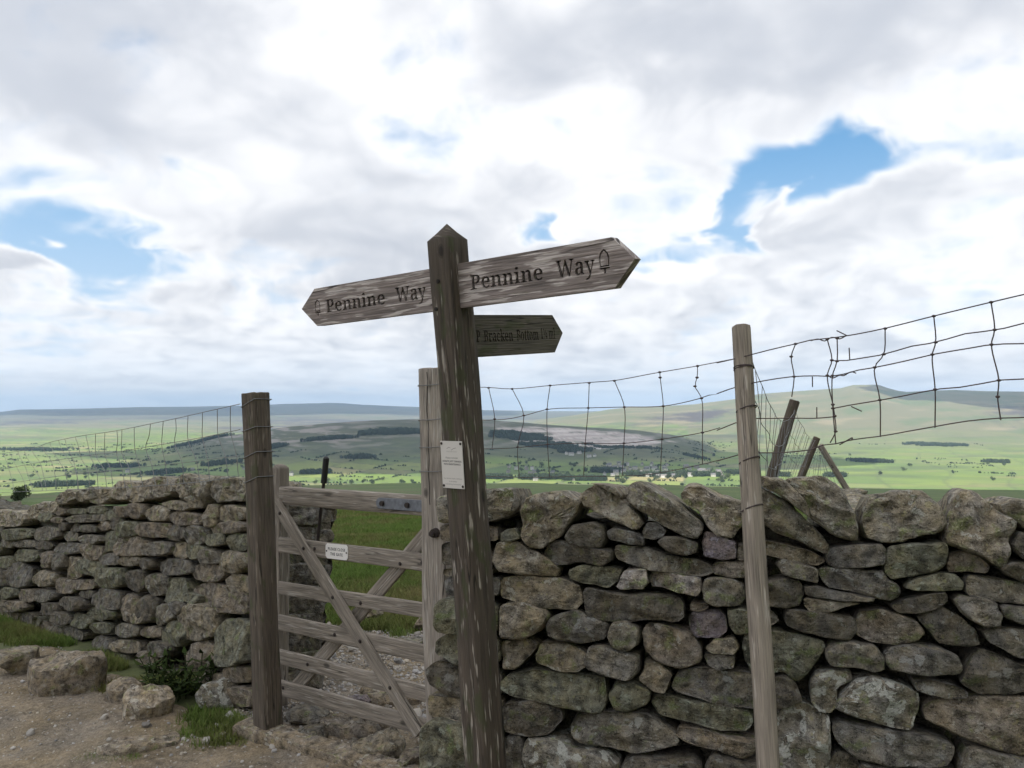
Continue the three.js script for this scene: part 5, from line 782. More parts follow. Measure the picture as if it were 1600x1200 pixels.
// A finger board from x = 0 to the tip at x = len + point; letters are cut through the front skin down to darker wood
function fingerBoard(parent, name, label, len, point, h, thick, words, material, mirror, mark) {
  const s = mirror ? -1 : 1, o = new THREE.Group();
  const outline = () => { const q = [[0, -h / 2], [len, -h / 2], [len + point, 0.002], [len, h / 2], [0, h / 2]].map(([x, y]) => new THREE.Vector2(x * s, y)); return mirror ? q.reverse() : q; };
  const grooves = [], islands = [];
  for (const [text, x0, x1, y, size] of words) { const shapes = serif.generateShapes(text, size), all = shapes.flatMap((s) => s.extractPoints(4).shape.map((v) => v.x)), lo = Math.min(...all), k = (x1 - x0) / (Math.max(...all) - lo); for (const sh of shapes) {
    const pts = sh.extractPoints(4), map = (v) => new THREE.Vector2(x0 + (v.x - lo) * k, y + v.y);
    grooves.push(pts.shape.map(map)); for (const hole of pts.holes) islands.push(hole.map(map));
  } }
  if (mark) { const [mx, my, k] = mark; // an acorn cut in outline: cup, nut and stalk
    const ring = (P, w) => { const out = [], inn = []; P.forEach(([a, b], i) => { const p = P[(i + P.length - 1) % P.length], n = P[(i + 1) % P.length], dx = n[0] - p[0], dy = n[1] - p[1], l = Math.hypot(dx, dy); out.push(new THREE.Vector2(mx + (a + dy / l * w) * k, my + (b - dx / l * w) * k)); inn.push(new THREE.Vector2(mx + (a - dy / l * w) * k, my + (b + dx / l * w) * k)); }); grooves.push(out); islands.push(inn); };
    ring([[-0.30, -0.12], [0.30, -0.12], [0.31, 0.35], [0.25, 0.6], [0.11, 0.76], [0, 0.84], [-0.11, 0.76], [-0.25, 0.6], [-0.31, 0.35]], 0.055);
    grooves.push([[-0.36, -0.3], [-0.07, -0.31], [-0.06, -0.55], [0.07, -0.55], [0.08, -0.31], [0.36, -0.3], [0.36, -0.21], [-0.36, -0.21]].map(([a, b]) => new THREE.Vector2(mx + a * k, my + b * k)));
  }
  const skin = new THREE.Shape(outline()); skin.holes = grooves.map((g) => new THREE.Path(g));
  const E = (shape, d) => { const g = new THREE.ExtrudeGeometry(shape, { depth: d, bevelEnabled: false, curveSegments: 2 }); const p = g.attributes.position, u = g.attributes.uv; for (let i = 0; i < p.count; i++) u.setXY(i, p.getY(i) + p.getZ(i) * 0.8 + 0.21, p.getX(i) + 0.4 * s); return g; };
  const front = E(skin, 0.008).translate(0, 0, thick / 2 - 0.008), parts = [front]; for (const i of islands) parts.push(E(new THREE.Shape(i), 0.008).translate(0, 0, thick / 2 - 0.008));
  const back = E(new THREE.Shape(outline()), thick - 0.0085).translate(0, 0, -thick / 2);
  const b = part(name, mergeGeometries([back, ...parts]), material, parent); if (label) b.userData.label = label;
  // the cut letters: dark wood just in front of the back board, inside the grooves
  for (const g of grooves) part('letter', new THREE.ShapeGeometry(new THREE.Shape(g)).translate(0, 0, thick / 2 - 0.0075), WOOD_GROOVE, b);
  partNumbers(b);
  return b;
}
{
  const base = V(-0.061, 0, -3.006), axis = V(-0.228, 2.34, -2.86).sub(base), len = axis.length();
  const t = thing('signpost', 'tilted wooden footpath signpost with three pointed fingers in front of the wall', 'signpost', base.toArray());
  t.quaternion.setFromUnitVectors(V(0, 1, 0), axis.clone().normalize()).multiply(new THREE.Quaternion().setFromAxisAngle(V(0, 1, 0), -38 * DEG));
  part('post', timberShape({ w: 0.107, d: 0.109, len: len - 0.058, top: 'pyramid', rise: 0.058, seed: 5, rough: 0.005, corner: 0.14 }), WOOD_SIGNPOST, t);
  const right = fingerBoard(t, 'finger_board', 'right finger reading Pennine Way with acorn mark', 0.622, 0.075, 0.152, 0.036, [['Pennine', 0.058, 0.362, -0.02, 0.050], ['Way', 0.414, 0.558, -0.022, 0.054]], WOOD_FINGER, false, [0.592, 0.0, 0.050]);
  right.position.set(0.045, 2.128, 0.0);
  const left = fingerBoard(t, 'finger_board', 'left finger reading Pennine Way with acorn mark', 0.675, 0.09, 0.150, 0.036, [['Pennine', -0.612, -0.275, -0.026, 0.050], ['Way', -0.217, -0.062, -0.026, 0.054]], WOOD_FINGER, true, [-0.664, -0.010, 0.046]);
  left.position.set(-0.045, 2.128, 0.0);
  const third = fingerBoard(t, 'finger_board', 'lower mossy finger reading FP Bracken Bottom', 0.535, 0.066, 0.152, 0.034, [['FP', 0.026, 0.072, -0.022, 0.042], ['Bracken', 0.092, 0.265, -0.022, 0.042], ['Bottom', 0.288, 0.430, -0.022, 0.042], ['1', 0.446, 0.460, -0.018, 0.042], ['\u00bc', 0.464, 0.490, -0.018, 0.040], ['ml', 0.502, 0.545, -0.020, 0.042]], WOOD_FINGER_MOSSY, false, null);
  third.rotation.y = Math.PI / 2; third.position.set(0.0, 1.955, -0.045);
  const print = plateMap(384, 640, (c, w, h) => {
    c.fillStyle = '#d6cfc9'; c.fillRect(0, 0, w, h); c.strokeStyle = '#6d5a58'; c.lineWidth = 5; c.beginPath(); c.moveTo(110, 105); c.lineTo(150, 82); c.lineTo(175, 92); c.moveTo(190, 120); c.lineTo(235, 98); c.lineTo(275, 90); c.stroke();
    c.textAlign = 'center'; c.fillStyle = '#a9a09b'; c.font = '26px sans-serif'; c.fillText('YORKSHIRE DALES', w / 2, 150, 190); c.fillStyle = '#57504f'; c.font = '32px sans-serif'; c.fillText('Please consider', w / 2, 238, 240);
    c.fillStyle = '#2b2628'; c.font = 'bold 34px sans-serif'; c.fillText('DONATE JUST TOWARDS', w / 2, 285, 340); c.fillText('PATH MAINTENANCE', w / 2, 325, 300);
    c.fillStyle = '#7b7371'; c.font = '24px sans-serif'; c.fillText('Your donation makes a difference', w / 2, 515, 330); c.fillText('to all walkers', w / 2, 555, 190); c.fillText('maintaining the footpaths', w / 2, 592, 320);
  });
  const plate = part('notice_plate', plateShape(0.1, 0.165, 0.001, 0.003), new THREE.MeshStandardMaterial({ map: print, roughness: 0.45 }), t); plate.position.set(-0.002, 1.512, 0.0585); plate.rotation.z = -0.018;
  for (const [x, y] of [[-0.044, 0.074], [0.044, 0.074], [-0.044, -0.074], [0.044, -0.074]]) part('screw', new THREE.SphereGeometry(0.0048, 8, 6).scale(1, 1, 0.6).translate(x, y, 0.004), IRON, plate);
  for (const [x, y] of [[-0.01, 2.15], [-0.028, 2.055]]) part('peg', new THREE.CylinderGeometry(0.007, 0.007, 0.01, 8).rotateX(Math.PI / 2).translate(x, y, 0.054), WOOD_GROOVE, t);
  partNumbers(t);
}
console.log('gate');

// ---------------------------------------------------------------- stakes and stock netting
function stake(label, base, top, r, seed, material = WOOD_STAKE) {
  const t = thing('fence_stake', label, 'stake', base, 'fence stakes'), axis = V(...top).sub(V(...base)), len = axis.length();
  t.quaternion.setFromUnitVectors(V(0, 1, 0), axis.normalize());
  part('post', timberShape({ w: r * 2, d: r * 2, len, seed, rough: 0.003, round: true, taper: 0.1 }), material, t); return t;
}
{
  const t = stake('tall round pale stake leaning against the front of the right wall', [0.815, -0.02, -2.56], [0.862, 2.0, -3.085], 0.0375, 61, WOOD_STAKE);
  for (const [y, s] of [[1.93, 0], [1.925, 0.004], [1.77, 0.01], [1.58, 0.012], [1.41, 0.012]]) { const P = []; for (let i = 0; i <= 12; i++) { const a = i / 12 * Math.PI * 2 + 0.6; P.push(V(Math.cos(a) * 0.0362, y + Math.sin(a + 1.2) * s, Math.sin(a) * 0.0362)); } part('wire_loop', tube(P, 0.0024, 5, 2), WIRE, t); }
  partNumbers(t);
  stake('thick brown stake leaning right beyond the near wall, nearest of three', [1.43, -0.2, -6.0], [2.06, 1.764, -6.0], 0.041, 62, WOOD_GATEPOST);
  stake('short brown stake leaning right, middle of three beyond the wall', [2.24, -0.5, -8.2], [3.03, 1.43, -8.2], 0.038, 63, WOOD_GATEPOST);
  stake('short grey stake leaning left, farthest of three beyond the wall', [4.66, -0.6, -9.4], [3.51, 1.31, -9.4], 0.036, 64, WOOD_GATE);
  stake('dark stake end rising at the far left over the wall', [-6.05, -0.9, -8.9], [-6.25, 0.93, -8.9], 0.04, 65, WOOD_SIGNPOST);
}
function netting(name, label, list, r, material, knots) {
  const t = thing(name, label, 'fence', [0, 0, 0], 'wire netting fences');
  list.forEach((P, k) => { const pts = P.map((p) => V(...p)); const w = part('wire', tube(pts, k >= 20 && knots(24) ? r * 0.8 : r, 5, 3), material, t); if (knots(k)) for (const p of pts.slice(0, -1)) if (pts.length > 2) part('knot', KNOT, material, w).position.copy(p); partNumbers(w); });
  partNumbers(t); return t;
}
const KNOT = new THREE.SphereGeometry(0.0055, 7, 5).scale(1.3, 0.8, 1);
// the strands go on to the next stake, beyond the right edge of the photograph
for (const P of WIRES_RIGHT) { const a = P[P.length - 2], b = P[P.length - 1]; if (b[0] < 1.55) continue; const k = (2.45 - b[0]) / (b[0] - a[0]), e = [0, 1, 2].map((i) => b[i] + (b[i] - a[i]) * k); P.push([0, 1, 2].map((i) => (b[i] + e[i]) / 2), e); }
stake('round stake holding the netting at the right end of the wall', [2.42, 0.2, -1.62], [2.47, 2.35, -1.62], 0.04, 66, WOOD_STAKE);
netting('wire_netting', 'rusty twisted stock netting strung above the right wall', WIRES_RIGHT, 0.0021, WIRE, (k) => (k >= 6 && k < 12) || k >= 24);
netting('wire_netting', 'thin wire netting sloping down along the top of the left wall', WIRES_LEFT, 0.0021, WIRE_GREY, () => false);
{
  // netting that runs from the tall round stake downhill to the three small stakes
  const ends = [[V(0.885, 1.90, -3.06), V(0.905, 1.10, -3.0)], [V(2.06, 1.70, -6.0), V(1.84, 0.92, -6.0)], [V(3.02, 1.40, -8.2), V(2.76, 0.76, -8.2)], [V(3.54, 1.26, -9.4), V(3.82, 0.78, -9.4)]];
  const at = (s, t) => { const i = Math.min(2, Math.floor(s * 3)), f = s * 3 - i, a = ends[i][0].clone().lerp(ends[i][1], t), b = ends[i + 1][0].clone().lerp(ends[i + 1][1], t), p = a.lerp(b, f); p.y -= Math.sin(f * Math.PI) * (i ? 0.06 : 0.16) * (1 - t * 0.5); p.x += noise2(s * 30, t * 9) * 0.02; return p; };
  const list = []; for (const t of [0, 0.2, 0.38, 0.56, 0.76, 1]) { const P = []; for (let i = 0; i <= 36; i++) { const p = at(i / 36, t); P.push(p.toArray()); } list.push(P); }
  for (let i = 1; i < 40; i++) { const P = []; for (const t of [0, 0.2, 0.38, 0.56, 0.76, 1]) { P.push(at(clamp(i / 40 + noise2(i * 1.7, t * 5) * 0.004), t).toArray()); } list.push(P); }
  netting('wire_netting', 'sagging netting leading away from the round stake to the small stakes', list, 0.0016, WIRE_GREY, () => false);
}
console.log('fence');

// ---------------------------------------------------------------- the path, loose rocks, gravel, grass
const WALL_L = [V(-1.36, 0, -4.52), V(-4.97, 0, -8.0)];
function beforeLeftWall(x, z) { const d = WALL_L[1].clone().sub(WALL_L[0]), l = d.length(), nx = d.z / l, nz = -d.x / l; return ((x - WALL_L[0].x) * nx + (z - WALL_L[0].z) * nz); }   // metres in front of the wall face
function pathMask(x, z) {
  const n = noise2(x * 1.7, z * 1.7) * 0.22 + noise2(x * 5, z * 5) * 0.09, bw = beforeLeftWall(x, z);
  const front = smooth(0.10, 0.34, bw + n - smooth(-3.4, -4.2, x) * 0.45);
  const s = (z + 4.3) / -5, cx = -0.86 - s * 0.25, through = z < -3.9 ? smooth(0.75, 0.5, Math.abs(x - cx) + n * 1.6) * smooth(-7.4, -6.0, z + n * 3) : 0;
  const before = z >= -4.4 && x > -1.5 && x < 0.6 ? 1 : 0;
  return Math.max(front, through, before);
}
{
  const x0 = -8, x1 = 2.4, z0 = -9.5, z1 = 3, n = 0.06, nx = Math.round((x1 - x0) / n), nz = Math.round((z1 - z0) / n), pos = [], uv = [], idx = [];
  for (let j = 0; j <= nz; j++) for (let i = 0; i <= nx; i++) { const x = x0 + i * n, z = z0 + j * n; const m = pathMask(x, z); pos.push(x, heightAt(x, z) + 0.006 - (1 - smooth(0.2, 0.7, m)) * 0.05 + fbm2(x * 2.2, z * 2.2, 4) * 0.035 + noise2(x * 9, z * 9) * 0.004, z); uv.push(x / 1.6, z / 1.6); }
  for (let j = 0; j < nz; j++) for (let i = 0; i < nx; i++) { const x = x0 + (i + 0.5) * n, z = z0 + (j + 0.5) * n; if (pathMask(x, z) < 0.12) continue; const a = j * (nx + 1) + i; idx.push(a, a + nx + 1, a + 1, a + 1, a + nx + 1, a + nx + 2); }
  const g = new THREE.BufferGeometry(); g.setAttribute('position', new THREE.Float32BufferAttribute(pos, 3)); g.setAttribute('uv', new THREE.Float32BufferAttribute(uv, 2)); g.setIndex(idx); g.computeVertexNormals();
  const dirt = texture(1024, 1024, (u, v, o) => { const a = fbm2(u * 6, v * 6, 5, 6, 6), b = fbm2(u * 40, v * 40, 3, 40, 40), c = noise2(u * 200, v * 200, 200, 200), w = clamp(0.5 + fbm2(u * 4 + 0.3, v * 4, 3, 4, 4) * 1.5); let t = 0.17 + a * 0.11 + b * 0.11 + c * 0.06; o[0] = t * lerp(1.10, 1.22, w); o[1] = t * lerp(0.91, 0.93, w); o[2] = t * lerp(0.70, 0.58, w); const s = smooth(0.3, 0.42, fbm2(u * 60 + 0.5, v * 60, 2, 60, 60)); o[0] = lerp(o[0], 0.33, s); o[1] = lerp(o[1], 0.30, s); o[2] = lerp(o[2], 0.26, s); });
  const dirtBump = texture(1024, 1024, (u, v, o) => { o[0] = o[1] = o[2] = 0.5 + fbm2(u * 14, v * 14, 4, 14, 14) * 0.4 + fbm2(u * 90, v * 90, 3, 90, 90) * 0.4; }, false);
  structure('dirt_path', g, new THREE.MeshStandardMaterial({ map: dirt, bumpMap: dirtBump, bumpScale: 0.018, roughness: 1 }));
}
function rock(name, label, x, z, a, b, c, turn, seed, material, sink = 0.4, flat = 0.6, tilt = 0) {
  const m = whole(name, rockShape(a, b, c, seed, flat), material, label, 'rock', 'loose rocks on the ground'); m.position.set(x, heightAt(x, z) + b * (1 - sink) * 0.7, z); m.rotation.set(tilt, turn, tilt * 0.6); return m;
}
// blocky stones with a flat top: plan w x d, height h above the ground
function block(name, label, x, z, w, d, h, turn, seed, material, tx, tz) { const rnd = mulberry(seed + 400), g = stoneShape(box2(0, 0, w, d, rnd), h + 0.06, 1700 + seed, { proud: 0, rough: 1.4, n: 44 }); g.rotateX(-Math.PI / 2); const m = whole(name, g, material, label, 'rock', 'loose rocks on the ground'); m.position.set(x, heightAt(x, z) + h, z); m.rotation.set(tx, turn, tz, 'YXZ'); return m; }
block('boulder', 'big flat-topped tan boulder lying on the path before the left wall', -2.78, -5.22, 0.48, 0.32, 0.20, 0.12, 1, STONE_PATH, 0.12, -0.04);
block('rock', 'pale tilted slab of rock in front of the nettles', -2.02, -4.66, 0.27, 0.21, 0.12, 0.55, 2, stoneMat(1.6, 1.48, 1.38), 0.26, -0.12);
block('rock', 'small tan rock half hidden behind the pale slab', -2.32, -4.98, 0.25, 0.17, 0.10, -0.2, 3, STONE_PATH, 0.1, 0.1);
rock('rock', 'rough grey rock at the left edge of the photo by the wall', -3.32, -5.62, 0.17, 0.14, 0.14, 0.8, 4, STONES[2], 0.25);
rock('rock', 'round grey rock between the big boulder and left wall', -3.05, -5.62, 0.12, 0.11, 0.12, 0.2, 5, STONES[2], 0.3);
rock('rock', 'lichened round rock against the wall foot beside the nettles', -1.68, -4.86, 0.16, 0.13, 0.13, 0.4, 6, STONE_CRUST, 0.25);
block('rock', 'flat slab sunk in the path nearest the viewer', -1.88, -4.22, 0.42, 0.22, 0.03, 0.5, 7, STONE_PATH, 0.03, 0.02);
rock('rock', 'dark angular rock under the gate near its left stile', -1.12, -4.56, 0.15, 0.075, 0.12, 0.3, 9, STONES[0], 0.3);
block('rock', 'broad grey rock on the ground under the middle of the gate', -0.84, -4.40, 0.42, 0.24, 0.07, -0.5, 10, STONES[4], 0.06, 0.05);
rock('rock', 'rough rock beside the long kerb stone under the gate', -1.02, -4.30, 0.13, 0.07, 0.1, 0.9, 11, STONES[5], 0.4);
block('rock', 'flat-topped rock between the kerb stone and the right wall', -0.66, -4.10, 0.26, 0.2, 0.08, 0.2, 12, STONES[2], 0.05, 0.05);
rock('rock', 'flat rock at the foot of the wall end by the gate', -0.47, -3.98, 0.14, 0.07, 0.12, 1.2, 13, STONES[4], 0.35);
block('rock', 'pale flat stone lying on the gravel beyond the gate', -0.70, -4.95, 0.40, 0.28, 0.05, 0.2, 14, STONE_PATH, 0.02, 0.03);
rock('rock', 'dark rock tucked against the left wall end beyond the gate', -1.28, -5.05, 0.18, 0.14, 0.14, 0.6, 15, STONES[5], 0.3);
rock('rock', 'small purple-grey stone on the gravel beyond the gate', -0.90, -4.85, 0.09, 0.045, 0.06, 0.1, 16, STONE_PURPLE, 0.35);
rock('rock', 'grey rock in the grass beyond the gate, left one', -1.20, -6.9, 0.16, 0.10, 0.12, 0.5, 17, STONES[2], 0.3);
rock('rock', 'tan rock in the grass beyond the gate beside the post', -0.62, -6.6, 0.20, 0.12, 0.13, 0.2, 18, STONE_PATH, 0.3);
rock('rock', 'grey rock half buried where the gravel meets the grass', -0.72, -6.0, 0.18, 0.08, 0.14, 1.0, 19, STONES[0], 0.4);
{
  // the long worn kerb stone at the threshold
  const A = V(-1.44, 0.0, -4.43), B = V(-0.10, 0.0, -3.62), poly = []; const L = A.distanceTo(B); for (let i = 0; i <= 14; i++) poly.push([i / 14 * L, -0.062 + noise2(i * 0.7, 2) * 0.008]); for (let i = 14; i >= 0; i--) poly.push([i / 14 * L, 0.062 + noise2(i * 0.7, 8) * 0.009]);
  const g = stoneShape(poly, 0.13, 321, { n: 90, proud: 0, rough: 0.3, even: true }); g.rotateX(-Math.PI / 2);
  const m = whole('kerb_stone', g, STONE_PATH, 'long worn kerb stone across the path in front of the gate', 'kerb'); m.position.set(A.x, 0.045, A.z); m.rotation.y = -Math.atan2(B.z - A.z, B.x - A.x);
}
// gravel: single small stones strewn on the path
{
  const rnd = mulberry(8), spots = []; let guard = 0;
  while (spots.length < 9000 && guard++ < 90000) {
    let x, z; if (rnd() < 0.45) { x = -1.7 + rnd() * 1.6; z = -4.2 - rnd() * 2.6; } else { x = -5 + rnd() * 5.2; z = -3.4 - rnd() * 3.6; }
    if (pathMask(x, z) < 0.5) continue; if (rnd() < 0.025) { spots.push([x, z, 0.012 + rnd() * rnd() * 0.035]); continue; } const through = z < -4.5 && x > -1.6; if (!through && rnd() < 0.5) continue; spots.push([x, z, (through ? 0.0062 : 0.0042) * (0.6 + rnd() * rnd() * 2.4)]);
  }
  const g = rockShape(1, 0.7, 0.9, 77, 0.7), small = new THREE.IcosahedronGeometry(1, 1); { const p = small.attributes.position; for (let i = 0; i < p.count; i++) { const x = p.getX(i), y = p.getY(i), z = p.getZ(i), k = 1 + noise3(x * 1.4 + 4, y * 1.4, z * 1.4) * 0.35; p.setXYZ(i, x * k, y * k * 0.65, z * k * 0.85); } small.computeVertexNormals(); }
  const m = new THREE.InstancedMesh(small, new THREE.MeshStandardMaterial({ color: 0xffffff, roughness: 0.95 }), spots.length); m.name = 'gravel'; m.userData.kind = 'stuff'; tag(m, 'loose grey and tan gravel strewn over the path and through the gateway', 'gravel');
  const M = new THREE.Matrix4(), q = new THREE.Quaternion(), c = new THREE.Color();
  spots.forEach(([x, z, s], i) => { q.setFromEuler(new THREE.Euler(rnd() * 0.6, rnd() * 6.3, rnd() * 0.6)); M.compose(V(x, heightAt(x, z) + fbm2(x * 2.2, z * 2.2, 4) * 0.035 + s * 0.25 + 0.004, z), q, V(s, s, s)); m.setMatrixAt(i, M); const t = 0.16 + rnd() * 0.26, w = rnd(); c.setRGB(t * lerp(1, 1.12, w), t * lerp(0.96, 0.97, w), t * lerp(0.95, 0.78, w)); m.setColorAt(i, c); });
  scene.add(m);
}
// grass: short tufts on the hill side beyond the wall and along the wall foot
function bladeTuft(n, h, spread, seed) {
  const rnd = mulberry(seed), pos = [], idx = [];
  for (let k = 0; k < n; k++) {
    const a = rnd() * 6.283, r = rnd() * spread, x = Math.cos(a) * r, z = Math.sin(a) * r, hh = h * (0.5 + rnd() * 0.7), b = rnd() * 6.283, lean = hh * (0.25 + rnd() * 0.6), w = 0.0022 + rnd() * 0.0018, dx = Math.cos(b), dz = Math.sin(b), base = pos.length / 3;
    for (const [t, ww] of [[0, 1], [0.5, 0.8], [1, 0.05]]) { const px = x + dx * lean * t * t, pz = z + dz * lean * t * t, py = hh * t; pos.push(px - dz * w * ww, py, pz + dx * w * ww, px + dz * w * ww, py, pz - dx * w * ww); }
    idx.push(base, base + 1, base + 2, base + 1, base + 3, base + 2, base + 2, base + 3, base + 4, base + 3, base + 5, base + 4);
  }
  const g = new THREE.BufferGeometry(); g.setAttribute('position', new THREE.Float32BufferAttribute(pos, 3)); g.setIndex(idx); g.computeVertexNormals(); return g;
}
const GRASS = new THREE.MeshPhysicalMaterial({ color: 0xffffff, roughness: 0.85, transmission: 0.3, thickness: 0, side: THREE.DoubleSide, specularIntensity: 0.2 });
function grass(name, label, spots, h, colour, seed) {
  const rnd = mulberry(seed), m = new THREE.InstancedMesh(bladeTuft(16, h, h * 0.9, seed), GRASS, spots.length), M = new THREE.Matrix4(), q = new THREE.Quaternion(), c = new THREE.Color(); m.name = numbered(name); m.userData.kind = 'stuff'; tag(m, label, 'grass');
  spots.forEach(([x, z, s], i) => { q.setFromAxisAngle(V(0, 1, 0), rnd() * 6.283); M.compose(V(x, heightAt(x, z) - 0.015, z), q, V(s, s * (0.8 + rnd() * 0.4), s)); m.setMatrixAt(i, M); const t = 0.75 + rnd() * 0.6, dry = clamp(fbm2(x / 1.5, z / 1.5, 3) * 1.5 + rnd() * 0.4 + (rnd() < 0.06 ? 0.5 : 0)); c.setRGB(lerp(colour[0], 0.22, dry) * t, lerp(colour[1], 0.18, dry) * t, lerp(colour[2], 0.08, dry) * t); m.setColorAt(i, c); });
  scene.add(m);
}
{
  const rnd = mulberry(31), far = [], foot = [];
  for (let k = 0; k < 190000 && far.length < 44000; k++) { const near = rnd() < 0.5, d = near ? 5.2 + Math.pow(rnd(), 1.4) * 30 : 4.6 + Math.pow(rnd(), 1.7) * 34, a = (near ? -20 + rnd() * 14 : -34 + rnd() * 72) * DEG, x = d * Math.sin(a), z = -d * Math.cos(a); if (beforeLeftWall(x, z) > -0.6 && x < -1.2) continue; if (x > -0.35 && z > -3.85 - (x < 0.5 ? 0.3 : 0)) continue; if (pathMask(x, z) > 0.25 + rnd() * 0.4) continue; far.push([x, z, 0.45 + d * 0.034 + rnd() * 0.4]); }
  grass('grass', 'short green hill grass on the slope beyond the wall and gate', far, 0.07, [0.125, 0.188, 0.042], 3);
  for (let k = 0; k < 26000 && foot.length < 3400; k++) { const s = rnd() * 6 - 0.1, off = 0.05 + rnd() * rnd() * 0.55, x = lerp(WALL_L[0].x, WALL_L[1].x, s / 5) - 0.694 * off, z = lerp(WALL_L[0].z, WALL_L[1].z, s / 5) + 0.72 * off; const n = noise2(x * 1.1 + 3, z * 1.1) + (s > 3.3 ? 0.5 : 0) + (s < 1.1 ? 0.25 : 0) - off * 0.9; if (n < -0.02 || rnd() < off * 1.9) continue; foot.push([x, z, 0.35 + rnd() * 0.6]); }
  for (let k = 0; k < 1100; k++) { const a = rnd() * 6.283, r = Math.sqrt(rnd()), x = -1.60 + Math.cos(a) * r * 0.44, z = -4.38 + Math.sin(a) * r * 0.2; if (noise2(x * 6, z * 6) + noise2(x * 17, z * 17) * 0.5 < r * 0.7 - 0.2) continue; foot.push([x, z, 0.22 + rnd() * 0.3]); }
  for (let k = 0; k < 500; k++) { const a = rnd() * 6.283, r = Math.sqrt(rnd()), x = -1.98 + Math.cos(a) * r * 0.16, z = -4.08 + Math.sin(a) * r * 0.07; foot.push([x, z, 0.25 + rnd() * 0.3]); }
  for (let k = 0; k < 700; k++) { const a = rnd() * 6.283, r = Math.sqrt(rnd()), x = -2.15 + Math.cos(a) * r * 0.4, z = -5.2 + Math.sin(a) * r * 0.14; foot.push([x, z, 0.4 + rnd() * 0.7]); }
  grass('grass', 'dark green grass growing along the foot of the left wall', foot, 0.062, [0.125, 0.188, 0.042], 4);
}
// nettles at the wall foot
{
  const t = thing('nettle_clump', 'dark leafy nettle clump growing at the foot of the left wall', 'plant', [-1.98, heightAt(-1.98, -4.98), -4.98]), rnd = mulberry(12);
  const s = new THREE.Shape(); s.moveTo(0, 0); s.quadraticCurveTo(0.026, 0.02, 0.022, 0.045); s.quadraticCurveTo(0.012, 0.075, 0, 0.095); s.quadraticCurveTo(-0.012, 0.075, -0.022, 0.045); s.quadraticCurveTo(-0.026, 0.02, 0, 0);
  const leaf = new THREE.ExtrudeGeometry(s, { depth: 0.0012, bevelEnabled: false, curveSegments: 4 }); { const p = leaf.attributes.position; for (let i = 0; i < p.count; i++) p.setZ(i, p.getZ(i) - p.getY(i) * p.getY(i) * 4 + Math.abs(p.getX(i)) * 0.35); leaf.computeVertexNormals(); }
  const mats = [[0.045, 0.07, 0.02], [0.065, 0.09, 0.026], [0.034, 0.052, 0.016]].map((c) => new THREE.MeshPhysicalMaterial({ color: new THREE.Color().setRGB(...c), roughness: 1, specularIntensity: 0.15, transmission: 0.25, thickness: 0, side: THREE.DoubleSide }));
  for (let k = 0; k < 26; k++) {
    const a = rnd() * 6.283, r = Math.sqrt(rnd()) * 0.2, x = Math.cos(a) * r * 1.1, z = Math.sin(a) * r * 0.6, h = 0.13 + rnd() * 0.17, lx = (rnd() - 0.5) * 0.18, lz = (rnd() - 0.2) * 0.14, P = [0, 0.33, 0.66, 1].map((f) => V(x + lx * f * f, h * f, z + lz * f * f));
    part('stem', tube(P, 0.0028, 5, 2), mats[2], t);
    for (let f = 0.25; f <= 1.01; f += 0.19) for (const side of [0, Math.PI]) { const m = part('leaf', leaf, mats[Math.floor(rnd() * 3)], t), c = new THREE.CatmullRomCurve3(P).getPoint(Math.min(f, 1)), y = side + f * 9 + rnd(); m.position.copy(c); m.rotation.set(1.2 + rnd() * 0.9, y, 0, 'YXZ'); m.scale.setScalar(0.4 + rnd() * 0.4); }
  }
  partNumbers(t);
}
console.log('near');

// ---------------------------------------------------------------- trees, woods, hedges and houses in the valley
const LEAFY = [[0.05, 0.075, 0.028], [0.04, 0.06, 0.025], [0.065, 0.09, 0.032], [0.03, 0.046, 0.024]].map((c) => new THREE.MeshStandardMaterial({ color: new THREE.Color().setRGB(...c), roughness: 1 }));
const BARK = new THREE.MeshStandardMaterial({ color: new THREE.Color().setRGB(0.10, 0.085, 0.07), roughness: 1 });
// a crown of leaf clumps filling an uneven egg: many small tilted faces
function crownShape(w, h, seed, n = 420, leaf = 0.13) {
  const rnd = mulberry(seed), pos = [], puffs = Array.from({ length: 9 }, () => { const a = rnd() * 6.283, u = rnd(); return [Math.cos(a) * (0.25 + rnd() * 0.45), 0.25 + u * 0.6, Math.sin(a) * (0.25 + rnd() * 0.45), 0.28 + rnd() * 0.2]; }); puffs.push([0, 0.5, 0, 0.45]);
  for (let k = 0; k < n; k++) {
    const [px, py, pz, pr] = puffs[Math.floor(rnd() * puffs.length)], u = rnd() * 2 - 1, a = rnd() * 6.283, s = Math.sqrt(1 - u * u), q = pr * (0.55 + rnd() * 0.5), c = V(px + s * Math.cos(a) * q, py + u * q * 0.85, pz + s * Math.sin(a) * q);
    const d = () => V(rnd() - 0.5, rnd() - 0.5, rnd() - 0.5).normalize().multiplyScalar(leaf * (0.6 + rnd() * 0.8)); for (let j = 0; j < 3; j++) { const p = c.clone().add(d()); pos.push(p.x * w / 2, p.y * h, p.z * w / 2); }
  }
  const g = new THREE.BufferGeometry(); g.setAttribute('position', new THREE.Float32BufferAttribute(pos, 3)); g.computeVertexNormals(); return g;
}
const CROWNS = [crownShape(1, 1, 1), crownShape(1, 1, 2), crownShape(1.15, 0.9, 3), crownShape(0.8, 1.1, 4)], FAR_CROWN = crownShape(1, 1, 7, 70, 0.34);
const TRUNK = new THREE.CylinderGeometry(0.025, 0.045, 0.5, 6).translate(0, 0.2, 0);
const polar = (az, r) => [r * Math.sin(az * DEG), -r * Math.cos(az * DEG)];
